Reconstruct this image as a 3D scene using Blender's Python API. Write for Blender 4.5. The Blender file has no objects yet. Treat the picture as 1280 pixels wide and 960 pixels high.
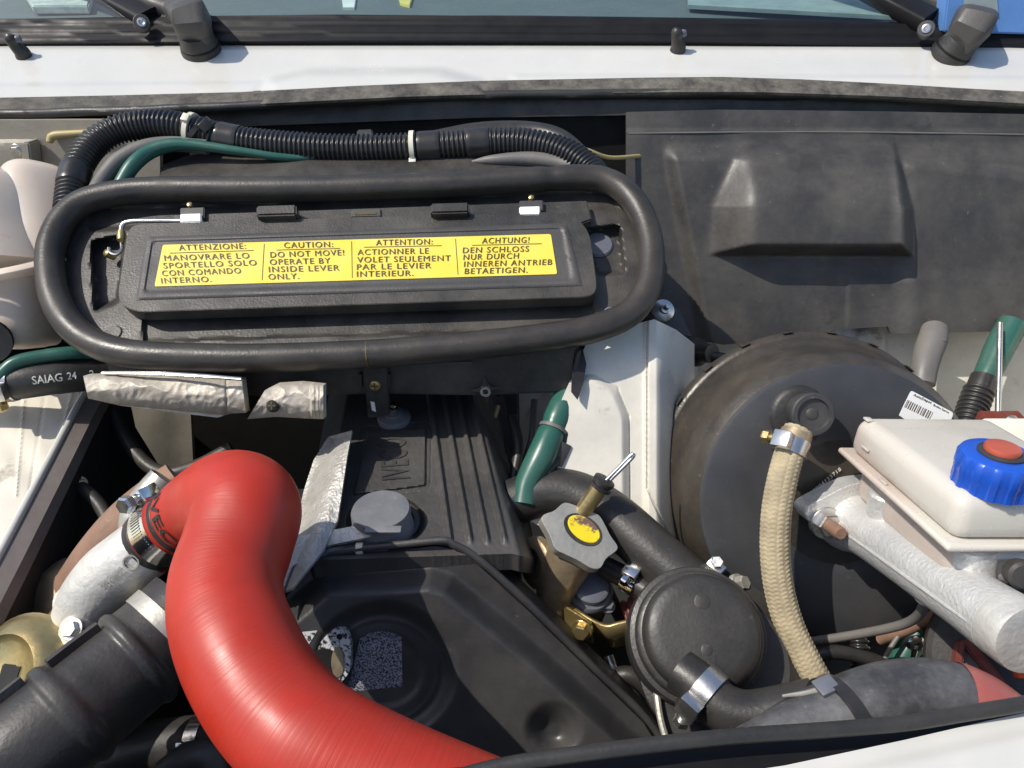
import bpy, bmesh, math, random
from mathutils import Vector, Matrix, noise
R = math.radians
random.seed(4)
sc = bpy.context.scene
col = sc.collection

# ------------------------------------------------------------------ camera, sky, sun, exposure
W, H, F = 1280, 960, 924.0
CAM = Vector((0, 0, 1.5)); PITCH = R(35)
FWD = Vector((0, math.cos(PITCH), -math.sin(PITCH)))
UPV = Vector((0, math.sin(PITCH), math.cos(PITCH)))
RT = Vector((1, 0, 0))
cd = bpy.data.cameras.new('camera'); cam = bpy.data.objects.new('camera', cd); col.objects.link(cam)
cam.location = CAM; cam.rotation_euler = (R(90) - PITCH, 0, 0)
cd.sensor_width = 36; cd.lens = 36 * F / W; cd.clip_start = 0.01; cd.clip_end = 500
sc.camera = cam
SUN = Vector((-.57, -.14, .81)).normalized()
wd = bpy.data.worlds.new('World'); sc.world = wd; wd.use_nodes = True
nt = wd.node_tree
sky = nt.nodes.new('ShaderNodeTexSky'); sky.sky_type = 'NISHITA'; sky.sun_disc = False
sky.sun_elevation = math.asin(SUN.z); sky.sun_rotation = math.atan2(SUN.x, SUN.y)
sky.air_density = 1.0; sky.dust_density = 1.5; sky.ozone_density = 1.0
bg = nt.nodes['Background']; bg.inputs['Strength'].default_value = 0.14
nt.links.new(sky.outputs[0], bg.inputs[0])
sd = bpy.data.lights.new('sun', 'SUN'); so = bpy.data.objects.new('sun', sd); col.objects.link(so)
sd.energy = 3.9; sd.angle = R(0.55); sd.color = (1, .94, .85)
so.rotation_euler = (-SUN).to_track_quat('-Z', 'Y').to_euler(); so.location = CAM + SUN * 4
sc.view_settings.view_transform = 'Standard'; sc.view_settings.look = 'None'
sc.view_settings.exposure = 0.14; sc.view_settings.gamma = 1

# ------------------------------------------------------------------ pixel -> place helpers
def ray(x, y): return FWD + RT * ((x - W / 2) / F) + UPV * ((H / 2 - y) / F)
def P(x, y, d): return CAM + ray(x, y) * d
def PY(x, y, Y):
    r = ray(x, y); return CAM + r * ((Y - CAM.y) / r.y)
def PZ(x, y, Z):
    r = ray(x, y); return CAM + r * ((Z - CAM.z) / r.z)
class Plane:
    def __init__(s, o, n): s.o = o; s.n = n.normalized()
    def at(s, x, y, h=0.0):
        r = ray(x, y); return CAM + r * ((s.n.dot(s.o - CAM) + h) / s.n.dot(r))
def slope(o, deg, az=0): # plane rising to the rear
    a = R(deg); n = Vector((0, -math.sin(a), math.cos(a)))
    n.rotate(Matrix.Rotation(R(az), 3, 'Z')); return Plane(o, n)
def px(n, d): return n * d / F

# ------------------------------------------------------------------ materials
def mat(name, c, rough=.5, metal=0., var=.12, vs=14, bump=.15, bs=220, dust=0., dcol=(.30, .26, .21), ds=9, spec=.5, coat=0., sss=0., rings=None, blot=None, rvar=.12):
    m = bpy.data.materials.new(name); m.use_nodes = True; t = m.node_tree; N = t.nodes; L = t.links
    b = N['Principled BSDF']
    tc = N.new('ShaderNodeTexCoord')
    n1 = N.new('ShaderNodeTexNoise'); n1.inputs['Scale'].default_value = vs; n1.inputs['Detail'].default_value = 6; n1.inputs['Roughness'].default_value = .65
    L.new(tc.outputs['Object'], n1.inputs['Vector'])
    r1 = N.new('ShaderNodeValToRGB')
    r1.color_ramp.elements[0].position = .3; r1.color_ramp.elements[1].position = .7
    lo = [max(0, k * (1 - var)) for k in c]; hi = [min(1, k * (1 + var)) for k in c]
    r1.color_ramp.elements[0].color = (*lo, 1); r1.color_ramp.elements[1].color = (*hi, 1)
    L.new(n1.outputs['Fac'], r1.inputs['Fac'])
    out = r1.outputs['Color']
    if dust > 0:
        n2 = N.new('ShaderNodeTexNoise'); n2.inputs['Scale'].default_value = ds; n2.inputs['Detail'].default_value = 9; n2.inputs['Roughness'].default_value = .72
        L.new(tc.outputs['Object'], n2.inputs['Vector'])
        r2 = N.new('ShaderNodeMapRange'); r2.inputs[1].default_value = .40; r2.inputs[2].default_value = .68; r2.inputs[3].default_value = dust * .06; r2.inputs[4].default_value = dust
        L.new(n2.outputs['Fac'], r2.inputs[0])
        mx = N.new('ShaderNodeMix'); mx.data_type = 'RGBA'; mx.inputs['B'].default_value = (*dcol, 1)
        L.new(r2.outputs[0], mx.inputs['Factor']); L.new(out, mx.inputs['A']); out = mx.outputs['Result']
        # fine specks
        v = N.new('ShaderNodeTexNoise'); v.inputs['Scale'].default_value = 160; v.inputs['Detail'].default_value = 3
        L.new(tc.outputs['Object'], v.inputs['Vector'])
        r3 = N.new('ShaderNodeMapRange'); r3.inputs[1].default_value = .69; r3.inputs[2].default_value = .78; r3.inputs[4].default_value = min(1, dust * .8)
        L.new(v.outputs['Fac'], r3.inputs[0])
        m2 = N.new('ShaderNodeMix'); m2.data_type = 'RGBA'; m2.inputs['B'].default_value = (*[min(1, k * 1.5) for k in dcol], 1)
        L.new(r3.outputs[0], m2.inputs['Factor']); L.new(out, m2.inputs['A']); out = m2.outputs['Result']
    if blot: # shaped stains: colour, lo, hi, scale
        bc, b0, b1, bsc = blot
        n4 = N.new('ShaderNodeTexNoise'); n4.inputs['Scale'].default_value = bsc; n4.inputs['Detail'].default_value = 8; n4.inputs['Roughness'].default_value = .7
        L.new(tc.outputs['Object'], n4.inputs['Vector'])
        r4 = N.new('ShaderNodeMapRange'); r4.inputs[1].default_value = b0; r4.inputs[2].default_value = b1
        L.new(n4.outputs['Fac'], r4.inputs[0])
        m4 = N.new('ShaderNodeMix'); m4.data_type = 'RGBA'; m4.inputs['B'].default_value = (*bc, 1)
        L.new(r4.outputs[0], m4.inputs['Factor']); L.new(out, m4.inputs['A']); out = m4.outputs['Result']
    L.new(out, b.inputs['Base Color'])
    rr = N.new('ShaderNodeMapRange'); rr.inputs[1].default_value = .3; rr.inputs[2].default_value = .7
    rr.inputs[3].default_value = max(.03, rough - rvar); rr.inputs[4].default_value = min(1, rough + rvar)
    n3 = N.new('ShaderNodeTexNoise'); n3.inputs['Scale'].default_value = 30; n3.inputs['Detail'].default_value = 7
    L.new(tc.outputs['Object'], n3.inputs['Vector']); L.new(n3.outputs['Fac'], rr.inputs[0]); L.new(rr.outputs[0], b.inputs['Roughness'])
    b.inputs['Metallic'].default_value = metal; b.inputs['Specular IOR Level'].default_value = spec
    b.inputs['Coat Weight'].default_value = coat; b.inputs['Coat Roughness'].default_value = .12
    if sss: b.inputs['Subsurface Weight'].default_value = sss; b.inputs['Subsurface Radius'].default_value = (.02, .014, .01); b.inputs['Subsurface Scale'].default_value = .6
    nrm = None
    if bump > 0:
        nb = N.new('ShaderNodeTexNoise'); nb.inputs['Scale'].default_value = bs; nb.inputs['Detail'].default_value = 5
        L.new(tc.outputs['Object'], nb.inputs['Vector'])
        bp = N.new('ShaderNodeBump'); bp.inputs['Strength'].default_value = bump; bp.inputs['Distance'].default_value = .0015
        L.new(nb.outputs['Fac'], bp.inputs['Height']); nrm = bp.outputs[0]
    if rings: # fine wrapped layers along a tube (uv.x = metres)
        uv = N.new('ShaderNodeTexCoord'); mp = N.new('ShaderNodeMapping'); mp.inputs['Scale'].default_value = (rings[0], 1.2, 1)
        L.new(uv.outputs['UV'], mp.inputs['Vector'])
        nw = N.new('ShaderNodeTexNoise'); nw.noise_dimensions = '2D'; nw.inputs['Scale'].default_value = 1; nw.inputs['Detail'].default_value = 4; nw.inputs['Distortion'].default_value = .3
        L.new(mp.outputs[0], nw.inputs['Vector'])
        b2 = N.new('ShaderNodeBump'); b2.inputs['Strength'].default_value = rings[1]; b2.inputs['Distance'].default_value = .001
        L.new(nw.outputs['Fac'], b2.inputs['Height'])
        if nrm: L.new(nrm, b2.inputs['Normal'])
        nrm = b2.outputs[0]
    if nrm: L.new(nrm, b.inputs['Normal'])
    return m

M = {}
DU = (.24, .21, .17)
M['white'] = mat('white_paint', (.58, .575, .535), .18, var=.04, bump=.03, bs=60, dust=.12, dcol=(.55, .50, .42), coat=.3, ds=5)
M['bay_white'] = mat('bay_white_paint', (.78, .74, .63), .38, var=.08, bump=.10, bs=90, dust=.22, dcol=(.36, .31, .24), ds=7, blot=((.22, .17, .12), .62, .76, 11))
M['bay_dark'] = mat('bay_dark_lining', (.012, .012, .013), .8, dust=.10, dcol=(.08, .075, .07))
M['cav'] = mat('bulkhead_black', (.006, .006, .006), .9, dust=.05, dcol=(.05, .045, .04))
M['plastic'] = mat('black_plastic', (.052, .050, .049), .52, dust=.22, dcol=(.17, .155, .13), bump=.22, bs=500)
M['plastic_d'] = mat('dusty_black_plastic', (.024, .023, .022), .46, dust=.48, dcol=(.14, .125, .10), bump=.22, bs=420, ds=13)
M['gloss'] = mat('satin_black_plastic', (.034, .0335, .035), .42, rvar=.10, dust=.35, dcol=(.15, .14, .12), bump=.12, bs=300)
M['shield'] = mat('grey_moulded_cover', (.036, .0345, .034), .53, dust=.55, dcol=(.125, .115, .098), bump=.22, bs=160, ds=11, blot=((.035, .034, .033), .60, .70, 26))
M['rubber'] = mat('rubber', (.022, .0215, .021), .46, dust=.32, dcol=(.12, .107, .09), bump=.2, bs=300)
M['foam'] = mat('rubber_foam_tube', (.027, .0245, .022), .40, dust=.38, dcol=(.105, .09, .07), bump=.15, bs=350, ds=12)
M['seal_dirty'] = mat('weathered_rubber', (.040, .037, .033), .8, dust=.95, dcol=(.17, .153, .125), ds=34, bump=.9, bs=140)
M['trim'] = mat('trim_black', (.008, .008, .009), .5, dust=.05, bump=.05, dcol=(.08, .075, .07), spec=.25)
M['conduit'] = mat('conduit_black', (.020, .020, .021), .34, dust=.12, dcol=(.14, .13, .11), bump=.05)
M['tape'] = mat('black_tape', (.018, .018, .019), .3, dust=.1, bump=.1, bs=120)
M['green'] = mat('green_sleeve', (.022, .105, .08), .32, dust=.22, dcol=(.16, .19, .16), bump=.1, bs=90)
M['greyhose'] = mat('grey_hose', (.13, .125, .12), .5, dust=.3)
M['tank'] = mat('translucent_tank', (.68, .575, .475), .34, var=.05, bump=.04, bs=60, sss=.35, dust=.10, dcol=(.42, .34, .27))
M['res'] = mat('reservoir_plastic', (.66, .63, .56), .30, var=.06, vs=9, bump=.06, bs=80, sss=.35, dust=.35, dcol=(.56, .49, .40), ds=9)
M['red'] = mat('red_silicone', (.43, .026, .011), .46, var=.12, vs=10, bump=.03, bs=200, rings=(420, .2), dust=.35, dcol=(.27, .030, .022), ds=16)
M['redprint'] = mat('black_print', (.02, .018, .018), .45, bump=0, dust=.1)
M['alu'] = mat('cast_aluminium', (.60, .59, .55), .58, metal=.4, var=.14, vs=30, bump=.55, bs=190, dust=.3, dcol=(.40, .37, .31), ds=14)
M['alu_mc'] = mat('sand_cast_aluminium', (.66, .66, .64), .45, metal=.45, var=.10, vs=40, bump=.7, bs=330, dust=.12, dcol=(.45, .42, .36))
M['foil'] = mat('aluminium_foil_shield', (.50, .46, .385), .6, metal=.25, var=.25, vs=18, bump=.6, bs=110, dust=.75, dcol=(.27, .225, .16), ds=16)
M['steel'] = mat('zinc_steel', (.66, .65, .62), .28, metal=.95, var=.12, bump=.1, dust=.15, dcol=(.4, .36, .3))
M['chrome'] = mat('bright_steel', (.80, .79, .76), .16, metal=1, var=.06, bump=.05)
M['brass'] = mat('yellow_zinc', (.56, .44, .20), .36, metal=.85, var=.25, vs=25, bump=.15, dust=.3, dcol=(.25, .18, .10), ds=15)
M['rust'] = mat('rusty_brass', (.50, .40, .26), .45, metal=.65, var=.35, vs=22, bump=.4, bs=140, dust=.55, dcol=(.26, .17, .10), ds=13)
M['rustpipe'] = mat('rusty_iron', (.26, .15, .10), .75, metal=.2, var=.3, bump=.4, dust=.4, dcol=(.36, .25, .18))
M['pewter'] = mat('dull_zinc_cap', (.50, .48, .42), .45, metal=.6, var=.22, vs=35, bump=.3, bs=180, dust=.45, dcol=(.26, .24, .19), ds=18)
M['oilcap'] = mat('grey_oil_cap', (.13, .138, .15), .6, var=.15, bump=.2, dust=.35, dcol=(.36, .35, .34))
M['yellow'] = mat('yellow_label', (.84, .66, .07), .38, var=.06, bump=.10, bs=50, dust=.5, dcol=(.70, .58, .22), ds=14, blot=((.42, .34, .12), .68, .80, 34))
M['yellowpaint'] = mat('chipped_yellow_paint', (.86, .66, .02), .4, var=.06, bump=.3, bs=140, blot=((.16, .10, .08), .55, .62, 60))
M['ink'] = mat('label_ink', (.09, .07, .025), .5, bump=0, var=.5, vs=120)
M['whiteink'] = mat('white_ink', (.62, .60, .54), .6, bump=0, var=.3, vs=90)
M['booster'] = mat('booster_black_enamel', (.042, .043, .047), .40, dust=.18, dcol=(.16, .15, .13), bump=.12, bs=300, ds=5)
M['booster_side'] = mat('dusty_booster_shell', (.028, .025, .022), .42, dust=.6, dcol=(.115, .092, .062), bump=.25, bs=200, ds=8)
M['braid'] = mat('braided_textile', (.40, .335, .215), .85, var=.25, vs=60, bump=.3, bs=500, dust=.25, dcol=(.26, .21, .14))
M['blue'] = mat('blue_cap_plastic', (.012, .085, .50), .32, var=.05, bump=.08, bs=200, dust=.05, dcol=(.3, .35, .5))
M['res'].node_tree.nodes['Principled BSDF'].inputs['Transmission Weight'].default_value = .10
M['redcap'] = mat('red_button', (.44, .085, .045), .3, bump=.05, var=.15, dust=.15, dcol=(.45, .2, .12))
M['sticker'] = mat('white_sticker', (.80, .80, .78), .45, bump=0, var=.03)
M['printmark'] = mat('flaked_print', (.55, .55, .62), .6, bump=0, var=.2)
M['redframe'] = mat('dark_red_plastic', (.16, .022, .015), .5, dust=.3)
M['orange'] = mat('orange_plastic', (.75, .10, .01), .4)
M['dustyblack'] = mat('chalky_black_hose', (.030, .030, .033), .5, dust=.8, dcol=(.17, .17, .175), bump=.3, bs=120, ds=20)
M['faded_red'] = mat('faded_red_hose', (.36, .075, .06), .42, dust=.35, dcol=(.40, .22, .2))
M['nylon'] = mat('white_nylon', (.72, .68, .55), .4, bump=0)
M['bluegrey'] = mat('blue_grey_cap', (.10, .115, .15), .4, dust=.3)
M['dash'] = mat('dashboard_vinyl', (.13, .15, .15), .6, bump=.4, bs=250)
M['paper'] = mat('paper', (.75, .77, .76), .7, bump=0)
M['paper_y'] = mat('yellow_paper', (.75, .62, .16), .7, bump=0)
M['cloth'] = mat('checked_cloth', (.55, .58, .56), .8, var=.3, vs=60)
M['bluetrim'] = mat('blue_trim', (.12, .28, .62), .5, var=.1)
M['paleglass'] = mat('pale_side_window', (.30, .36, .355), .4, var=.2, vs=25, bump=0)
M['wire_y'] = mat('beige_wire', (.42, .34, .15), .5, bump=0)
M['wire_o'] = mat('brown_wire', (.30, .10, .03), .5, bump=0)
M['purple'] = mat('purple_wire', (.16, .06, .20), .5, bump=0)
M['shaded_grime'] = mat('shaded_grimy_paint', (.36, .33, .27), .5, dust=.5, dcol=(.16, .14, .11), ds=8)  # dirty white paint, base colour darkened to stand in for shade
M['worn'] = mat('worn_grey_print', (.015, .015, .017), .5, bump=.1, blot=((.34, .34, .40), .45, .55, 620))
M['worn_white'] = mat('worn_frosted_coat', (.02, .02, .022), .5, bump=.1, blot=((.60, .60, .60), .46, .50, 330))
M['creased'] = mat('creased_foil', (.52, .48, .41), .55, metal=.18, var=.2, vs=25, bump=.4, bs=260, dust=.7, dcol=(.30, .25, .175), ds=14, blot=((.20, .14, .08), .60, .72, 22))
M['streaky'] = mat('streaked_white_paint', (.74, .71, .62), .33, var=.06, bump=.12, bs=70, dust=.4, dcol=(.40, .36, .29), ds=10, blot=((.20, .17, .14), .60, .72, 17))
M['emboss'] = mat('embossed_aluminium', (.55, .54, .51), .48, metal=.5, var=.18, vs=40, bump=.9, bs=330, dust=.45, dcol=(.36, .32, .25), ds=16)
M['ledge_lip'] = mat('grey_brown_lip', (.13, .11, .10), .5, dust=.3, dcol=(.3, .27, .24))
def fluid_tint(m, z0, z1, c):
    t = m.node_tree; N = t.nodes; L = t.links; b = N['Principled BSDF']; src = b.inputs['Base Color'].links[0].from_socket
    g_ = N.new('ShaderNodeNewGeometry'); sx = N.new('ShaderNodeSeparateXYZ'); L.new(g_.outputs['Position'], sx.inputs[0])
    nz = N.new('ShaderNodeTexNoise'); nz.inputs['Scale'].default_value = 30; L.new(g_.outputs['Position'], nz.inputs['Vector'])
    ad = N.new('ShaderNodeMath'); ad.operation = 'MULTIPLY_ADD'; ad.inputs[1].default_value = .008; L.new(nz.outputs['Fac'], ad.inputs[0]); L.new(sx.outputs['Z'], ad.inputs[2])
    mr = N.new('ShaderNodeMapRange'); mr.inputs[1].default_value = z0; mr.inputs[2].default_value = z1; mr.inputs[3].default_value = .5; mr.inputs[4].default_value = 0; L.new(ad.outputs[0], mr.inputs[0])
    mx = N.new('ShaderNodeMix'); mx.data_type = 'RGBA'; mx.inputs['B'].default_value = (*c, 1); L.new(mr.outputs[0], mx.inputs['Factor']); L.new(src, mx.inputs['A']); L.new(mx.outputs['Result'], b.inputs['Base Color'])
# windscreen glass: clear with a Fresnel reflection
g = bpy.data.materials.new('windscreen_glass'); g.use_nodes = True; M['glass'] = g
gn = g.node_tree; gn.nodes.remove(gn.nodes['Principled BSDF'])
tr = gn.nodes.new('ShaderNodeBsdfTransparent'); tr.inputs[0].default_value = (.80, .90, .87, 1)
gl = gn.nodes.new('ShaderNodeBsdfGlossy'); gl.inputs['Roughness'].default_value = .01
mxs = gn.nodes.new('ShaderNodeMixShader'); mxs.inputs[0].default_value = .12
gn.links.new(tr.outputs[0], mxs.inputs[1]); gn.links.new(gl.outputs[0], mxs.inputs[2])
gn.links.new(mxs.outputs[0], gn.nodes['Material Output'].inputs[0])

# ------------------------------------------------------------------ mesh builder
class MB:
    def __init__(s): s.v = []; s.f = []; s.uv = {}
    def add(s, vs, fs, uvs=None):
        k = len(s.v); s.v += [Vector(p) for p in vs]
        for i, f in enumerate(fs):
            s.f.append([a + k for a in f])
            if uvs: s.uv[len(s.f) - 1] = uvs[i]
        return s
    def bm(s, b):
        b.verts.index_update(); s.add([v.co.copy() for v in b.verts], [[v.index for v in f.verts] for f in b.faces]); b.free(); return s
    def build(s, name, m, parent=None, smooth=38, fixn=True):
        me = bpy.data.meshes.new(name)
        root = parent
        while root is not None and root.parent is not None: root = root.parent
        if root is not None: org = root.location.copy()
        else:
            xs = [v.x for v in s.v]; ys = [v.y for v in s.v]; zs = [v.z for v in s.v]
            org = Vector(((min(xs) + max(xs)) / 2, (min(ys) + max(ys)) / 2, min(zs)))
        me.from_pydata([v - org for v in s.v], [], s.f)
        if s.uv:
            ul = me.uv_layers.new(name='UVMap')
            for p in me.polygons:
                u = s.uv.get(p.index)
                if u:
                    for li, c in zip(p.loop_indices, u): ul.data[li].uv = c
        if fixn:
            b = bmesh.new(); b.from_mesh(me); bmesh.ops.recalc_face_normals(b, faces=b.faces); b.to_mesh(me); b.free()
        for p in me.polygons: p.use_smooth = True
        if smooth < 180: me.set_sharp_from_angle(angle=R(smooth))
        me.materials.append(m if not isinstance(m, str) else M[m])
        o = bpy.data.objects.new(name, me); col.objects.link(o)
        if parent is not None: o.parent = parent
        else: o.location = org
        return o
def tag(o, label, cat, group=None, kind=None):
    o['label'] = label; o['category'] = cat
    if group: o['group'] = group
    if kind: o['kind'] = kind
    return o
def struct(o): o['kind'] = 'structure'; return o
def thing(name, loc, label, cat, group=None):
    o = bpy.data.objects.new(name, None); col.objects.link(o); o.location = loc; o.empty_display_size = .03
    return tag(o, label, cat, group)

def spline(pts, n, closed=False):
    """pts: list of (Vector, r...) -> n samples evenly spaced, Catmull-Rom"""
    V = [list(p[0]) + list(p[1:]) for p in pts]; m = len(V); out = []
    segs = m if closed else m - 1
    def g(i):
        if closed: return V[i % m]
        if i < 0: return [2 * a - b for a, b in zip(V[0], V[1])]
        if i >= m: return [2 * a - b for a, b in zip(V[-1], V[-2])]
        return V[i]
    fine = []
    for i in range(segs):
        p0, p1, p2, p3 = g(i - 1), g(i), g(i + 1), g(i + 2)
        for k in range(24):
            t = k / 24
            fine.append([.5 * (2 * b + (c - a) * t + (2 * a - 5 * b + 4 * c - d) * t * t + (3 * b - a - 3 * c + d) * t ** 3) for a, b, c, d in zip(p0, p1, p2, p3)])
    fine.append(list(g(segs)) if not closed else fine[0][:])
    L = [0]
    for a, b in zip(fine, fine[1:]): L.append(L[-1] + (Vector(a[:3]) - Vector(b[:3])).length)
    T = L[-1]; j = 0; cnt = n if closed else n
    for i in range(cnt):
        s = T * i / (cnt if closed else cnt - 1)
        while j < len(L) - 2 and L[j + 1] < s: j += 1
        t = 0 if L[j + 1] == L[j] else (s - L[j]) / (L[j + 1] - L[j])
        out.append([a + (b - a) * t for a, b in zip(fine[j], fine[j + 1])])
    return out, T

class Tube:
    """swept tube; surf(s, a, off) gives points on it so that print and clamps follow it"""
    def __init__(s, pts, n=60, seg=24, closed=False, ref=None, rfun=None, power=2, flat=1.0, cap=True):
        S, s.T = spline(pts, n, closed); s.S = S; s.n = n; s.seg = seg; s.closed = closed
        s.C = [Vector(p[:3]) for p in S]; s.r = [p[3] for p in S]; s.fr = []
        tn = []
        for i in range(n):
            if closed: t = s.C[(i + 1) % n] - s.C[i - 1]
            else: t = s.C[min(n - 1, i + 1)] - s.C[max(0, i - 1)]
            tn.append(t.normalized())
        s.t = tn
        a = ref or Vector((0, -.4, 1)); a = (a - tn[0] * a.dot(tn[0])).normalized()
        for i in range(n):
            a = (a - tn[i] * a.dot(tn[i])).normalized(); s.fr.append((a.copy(), tn[i].cross(a)))
        mb = s.mb = MB(); vs = []; s.rf = rfun
        for i in range(n):
            for k in range(seg):
                vs.append(s._p(i, 2 * math.pi * k / seg, power, flat))
        fs = []; uv = []
        for i in range(n if closed else n - 1):
            i2 = (i + 1) % n; u0 = s.T * i / n; u1 = s.T * (i + 1) / n
            for k in range(seg):
                k2 = (k + 1) % seg
                fs.append([i * seg + k, i * seg + k2, i2 * seg + k2, i2 * seg + k])
                uv.append([(u0, k / seg), (u0, (k + 1) / seg), (u1, (k + 1) / seg), (u1, k / seg)])
        mb.add(vs, fs, uv)
        if cap and not closed:
            mb.f.append(list(range(seg))[::-1]); mb.f.append([(n - 1) * seg + k for k in range(seg)])
    def _p(s, i, a, power=2, flat=1.0, off=0):
        c, w = math.cos(a), math.sin(a)
        if power != 2:
            c = math.copysign(abs(c) ** (2 / power), c); w = math.copysign(abs(w) ** (2 / power), w)
        r = s.r[i]
        if s.rf: r = s.rf(r, s.T * i / (s.n - 1), a, s.T)
        u, v = s.fr[i]; return s.C[i] + u * ((r + off) * c * flat) + v * ((r + off) * w)
    def surf(s, t, a, off=0.0): # t metres
        x = max(0, min(s.n - 1.001, t / s.T * (s.n - 1))); i = int(x); f = x - i
        return s._p(i, a, off=off).lerp(s._p(i + 1, a, off=off), f)
    def frame(s, t):
        x = max(0, min(s.n - 1, t / s.T * (s.n - 1))); i = int(x); return s.C[i], s.t[i], s.r[i], s.fr[i]
    def band(s, t0, t1, off, th=.001, m=10): # a sleeve round the tube
        mb = MB(); vs = []
        for j in range(m + 1):
            for k in range(s.seg): vs.append(s.surf(t0 + (t1 - t0) * j / m, 2 * math.pi * k / s.seg, off if 0 < j < m else off - th))
        fs = [[j * s.seg + k, j * s.seg + (k + 1) % s.seg, (j + 1) * s.seg + (k + 1) % s.seg, (j + 1) * s.seg + k] for j in range(m) for k in range(s.seg)]
        return mb.add(vs, fs)
def pxs(lst, sc_=1.0): # (x, y, depth, radius) list
    return [(P(a[0], a[1], a[2]), a[3] * sc_) for a in lst]
def basis(n, ref=None):
    n = n.normalized(); a = ref or (Vector((1, 0, 0)) if abs(n.x) < .8 else Vector((0, 0, 1)))
    u = (a - n * a.dot(n)).normalized(); return u, n.cross(u), n
def lathe(prof, o, ax, seg=40, ref=None, rmod=None):
    u, v, n = basis(ax, ref); vs = []; fs = []; m = len(prof)
    for k in range(seg):
        a = 2 * math.pi * k / seg
        for (r, z) in prof:
            q = r * (rmod(a, r, z) if rmod else 1)
            vs.append(o + (u * math.cos(a) + v * math.sin(a)) * q + n * z)
    for k in range(seg):
        k2 = (k + 1) % seg
        for j in range(m - 1): fs.append([k * m + j, k2 * m + j, k2 * m + j + 1, k * m + j + 1])
    mb = MB().add(vs, fs)
    if prof[0][0] > 1e-6: mb.f.append([k * m for k in range(seg)][::-1])
    if prof[-1][0] > 1e-6: mb.f.append([k * m + m - 1 for k in range(seg)])
    return mb
def ringband(o, ax, r0, r1, w, seg=40):
    u, v, n = basis(ax); vs = []; fs = []
    pr = [(r0, -w), (r1, -w), (r1, w), (r0, w)]
    for k in range(seg):
        a = 2 * math.pi * k / seg
        for (r, z) in pr: vs.append(o + (u * math.cos(a) + v * math.sin(a)) * r + n * z)
    for k in range(seg):
        k2 = (k + 1) % seg
        for j in range(4): fs.append([k * 4 + j, k2 * 4 + j, k2 * 4 + (j + 1) % 4, k * 4 + (j + 1) % 4])
    return MB().add(vs, fs)
def box(c, ax, hs, bev=.002, seg=2, taper=1.0):
    b = bmesh.new(); bmesh.ops.create_cube(b, size=2)
    for v in b.verts:
        t = taper if v.co.z > 0 else 1
        v.co = Vector((v.co.x * hs[0] * t, v.co.y * hs[1] * t, v.co.z * hs[2]))
    if bev > 0: bmesh.ops.bevel(b, geom=list(b.edges), offset=bev, segments=seg, affect='EDGES', profile=.5)
    mt = Matrix((ax[0], ax[1], ax[2])).transposed()
    for v in b.verts: v.co = c + mt @ v.co
    return MB().bm(b)
def prism(pts, n, th, bev=0., seg=2):
    """outline (3D points), pushed back by th along -n"""
    b = bmesh.new(); vs = [b.verts.new(p) for p in pts]; f = b.faces.new(vs)
    r = bmesh.ops.extrude_face_region(b, geom=[f]); nv = [e for e in r['geom'] if isinstance(e, bmesh.types.BMVert)]
    for v in nv: v.co -= n.normalized() * th
    bmesh.ops.recalc_face_normals(b, faces=b.faces)
    if bev: bmesh.ops.bevel(b, geom=[e for e in b.edges], offset=bev, segments=seg, affect='EDGES', clamp_overlap=True)
    return MB().bm(b)
def rpoly(pts, r, k=5): # round the corners of a pixel outline
    out = []; m = len(pts)
    for i in range(m):
        p = Vector(pts[i]).to_2d(); a = Vector(pts[i - 1]).to_2d(); c = Vector(pts[(i + 1) % m]).to_2d()
        ra = min(r, (a - p).length * .45); rc = min(r, (c - p).length * .45)
        A = p + (a - p).normalized() * ra; C = p + (c - p).normalized() * rc
        for j in range(k + 1):
            t = j / k; q = A * (1 - t) ** 2 + p * 2 * t * (1 - t) + C * t * t; out.append((q.x, q.y))
    return out
def sdp(x, y, poly): # signed distance to polygon, inside negative
    d = 1e9; ins = False; m = len(poly); j = m - 1
    for i in range(m):
        ax, ay = poly[i]; bx, by = poly[j]; ex, ey = bx - ax, by - ay
        wx, wy = x - ax, y - ay; t = (wx * ex + wy * ey) / (ex * ex + ey * ey + 1e-9); t = 0 if t < 0 else 1 if t > 1 else t
        dx, dy = wx - ex * t, wy - ey * t; q = dx * dx + dy * dy
        if q < d: d = q
        if (ay > y) != (by > y) and x < (bx - ax) * (y - ay) / (by - ay) + ax: ins = not ins
        j = i
    d = math.sqrt(d); return -d if ins else d
def ss(t): t = 0 if t < 0 else 1 if t > 1 else t; return t * t * (3 - 2 * t)
def emb(d, w, s=0): return ss((s - d) / w) # 1 deep inside, 0 outside
def sdline(x, y, pl):
    d = 1e9
    for (ax, ay), (bx, by) in zip(pl, pl[1:]):
        ex, ey = bx - ax, by - ay; t = max(0, min(1, ((x - ax) * ex + (y - ay) * ey) / (ex * ex + ey * ey + 1e-9)))
        q = (x - ax - ex * t) ** 2 + (y - ay - ey * t) ** 2
        if q < d: d = q
    return math.sqrt(d)
def poly_at(pl, n): # n samples of a polyline by length
    L = [0]
    for a, b in zip(pl, pl[1:]): L.append(L[-1] + math.hypot(a[0] - b[0], a[1] - b[1]))
    out = []; j = 0
    for i in range(n):
        s = L[-1] * i / (n - 1)
        while j < len(L) - 2 and L[j + 1] < s: j += 1
        t = (s - L[j]) / max(1e-9, L[j + 1] - L[j]); out.append((pl[j][0] + (pl[j + 1][0] - pl[j][0]) * t, pl[j][1] + (pl[j + 1][1] - pl[j][1]) * t))
    return out
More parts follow.
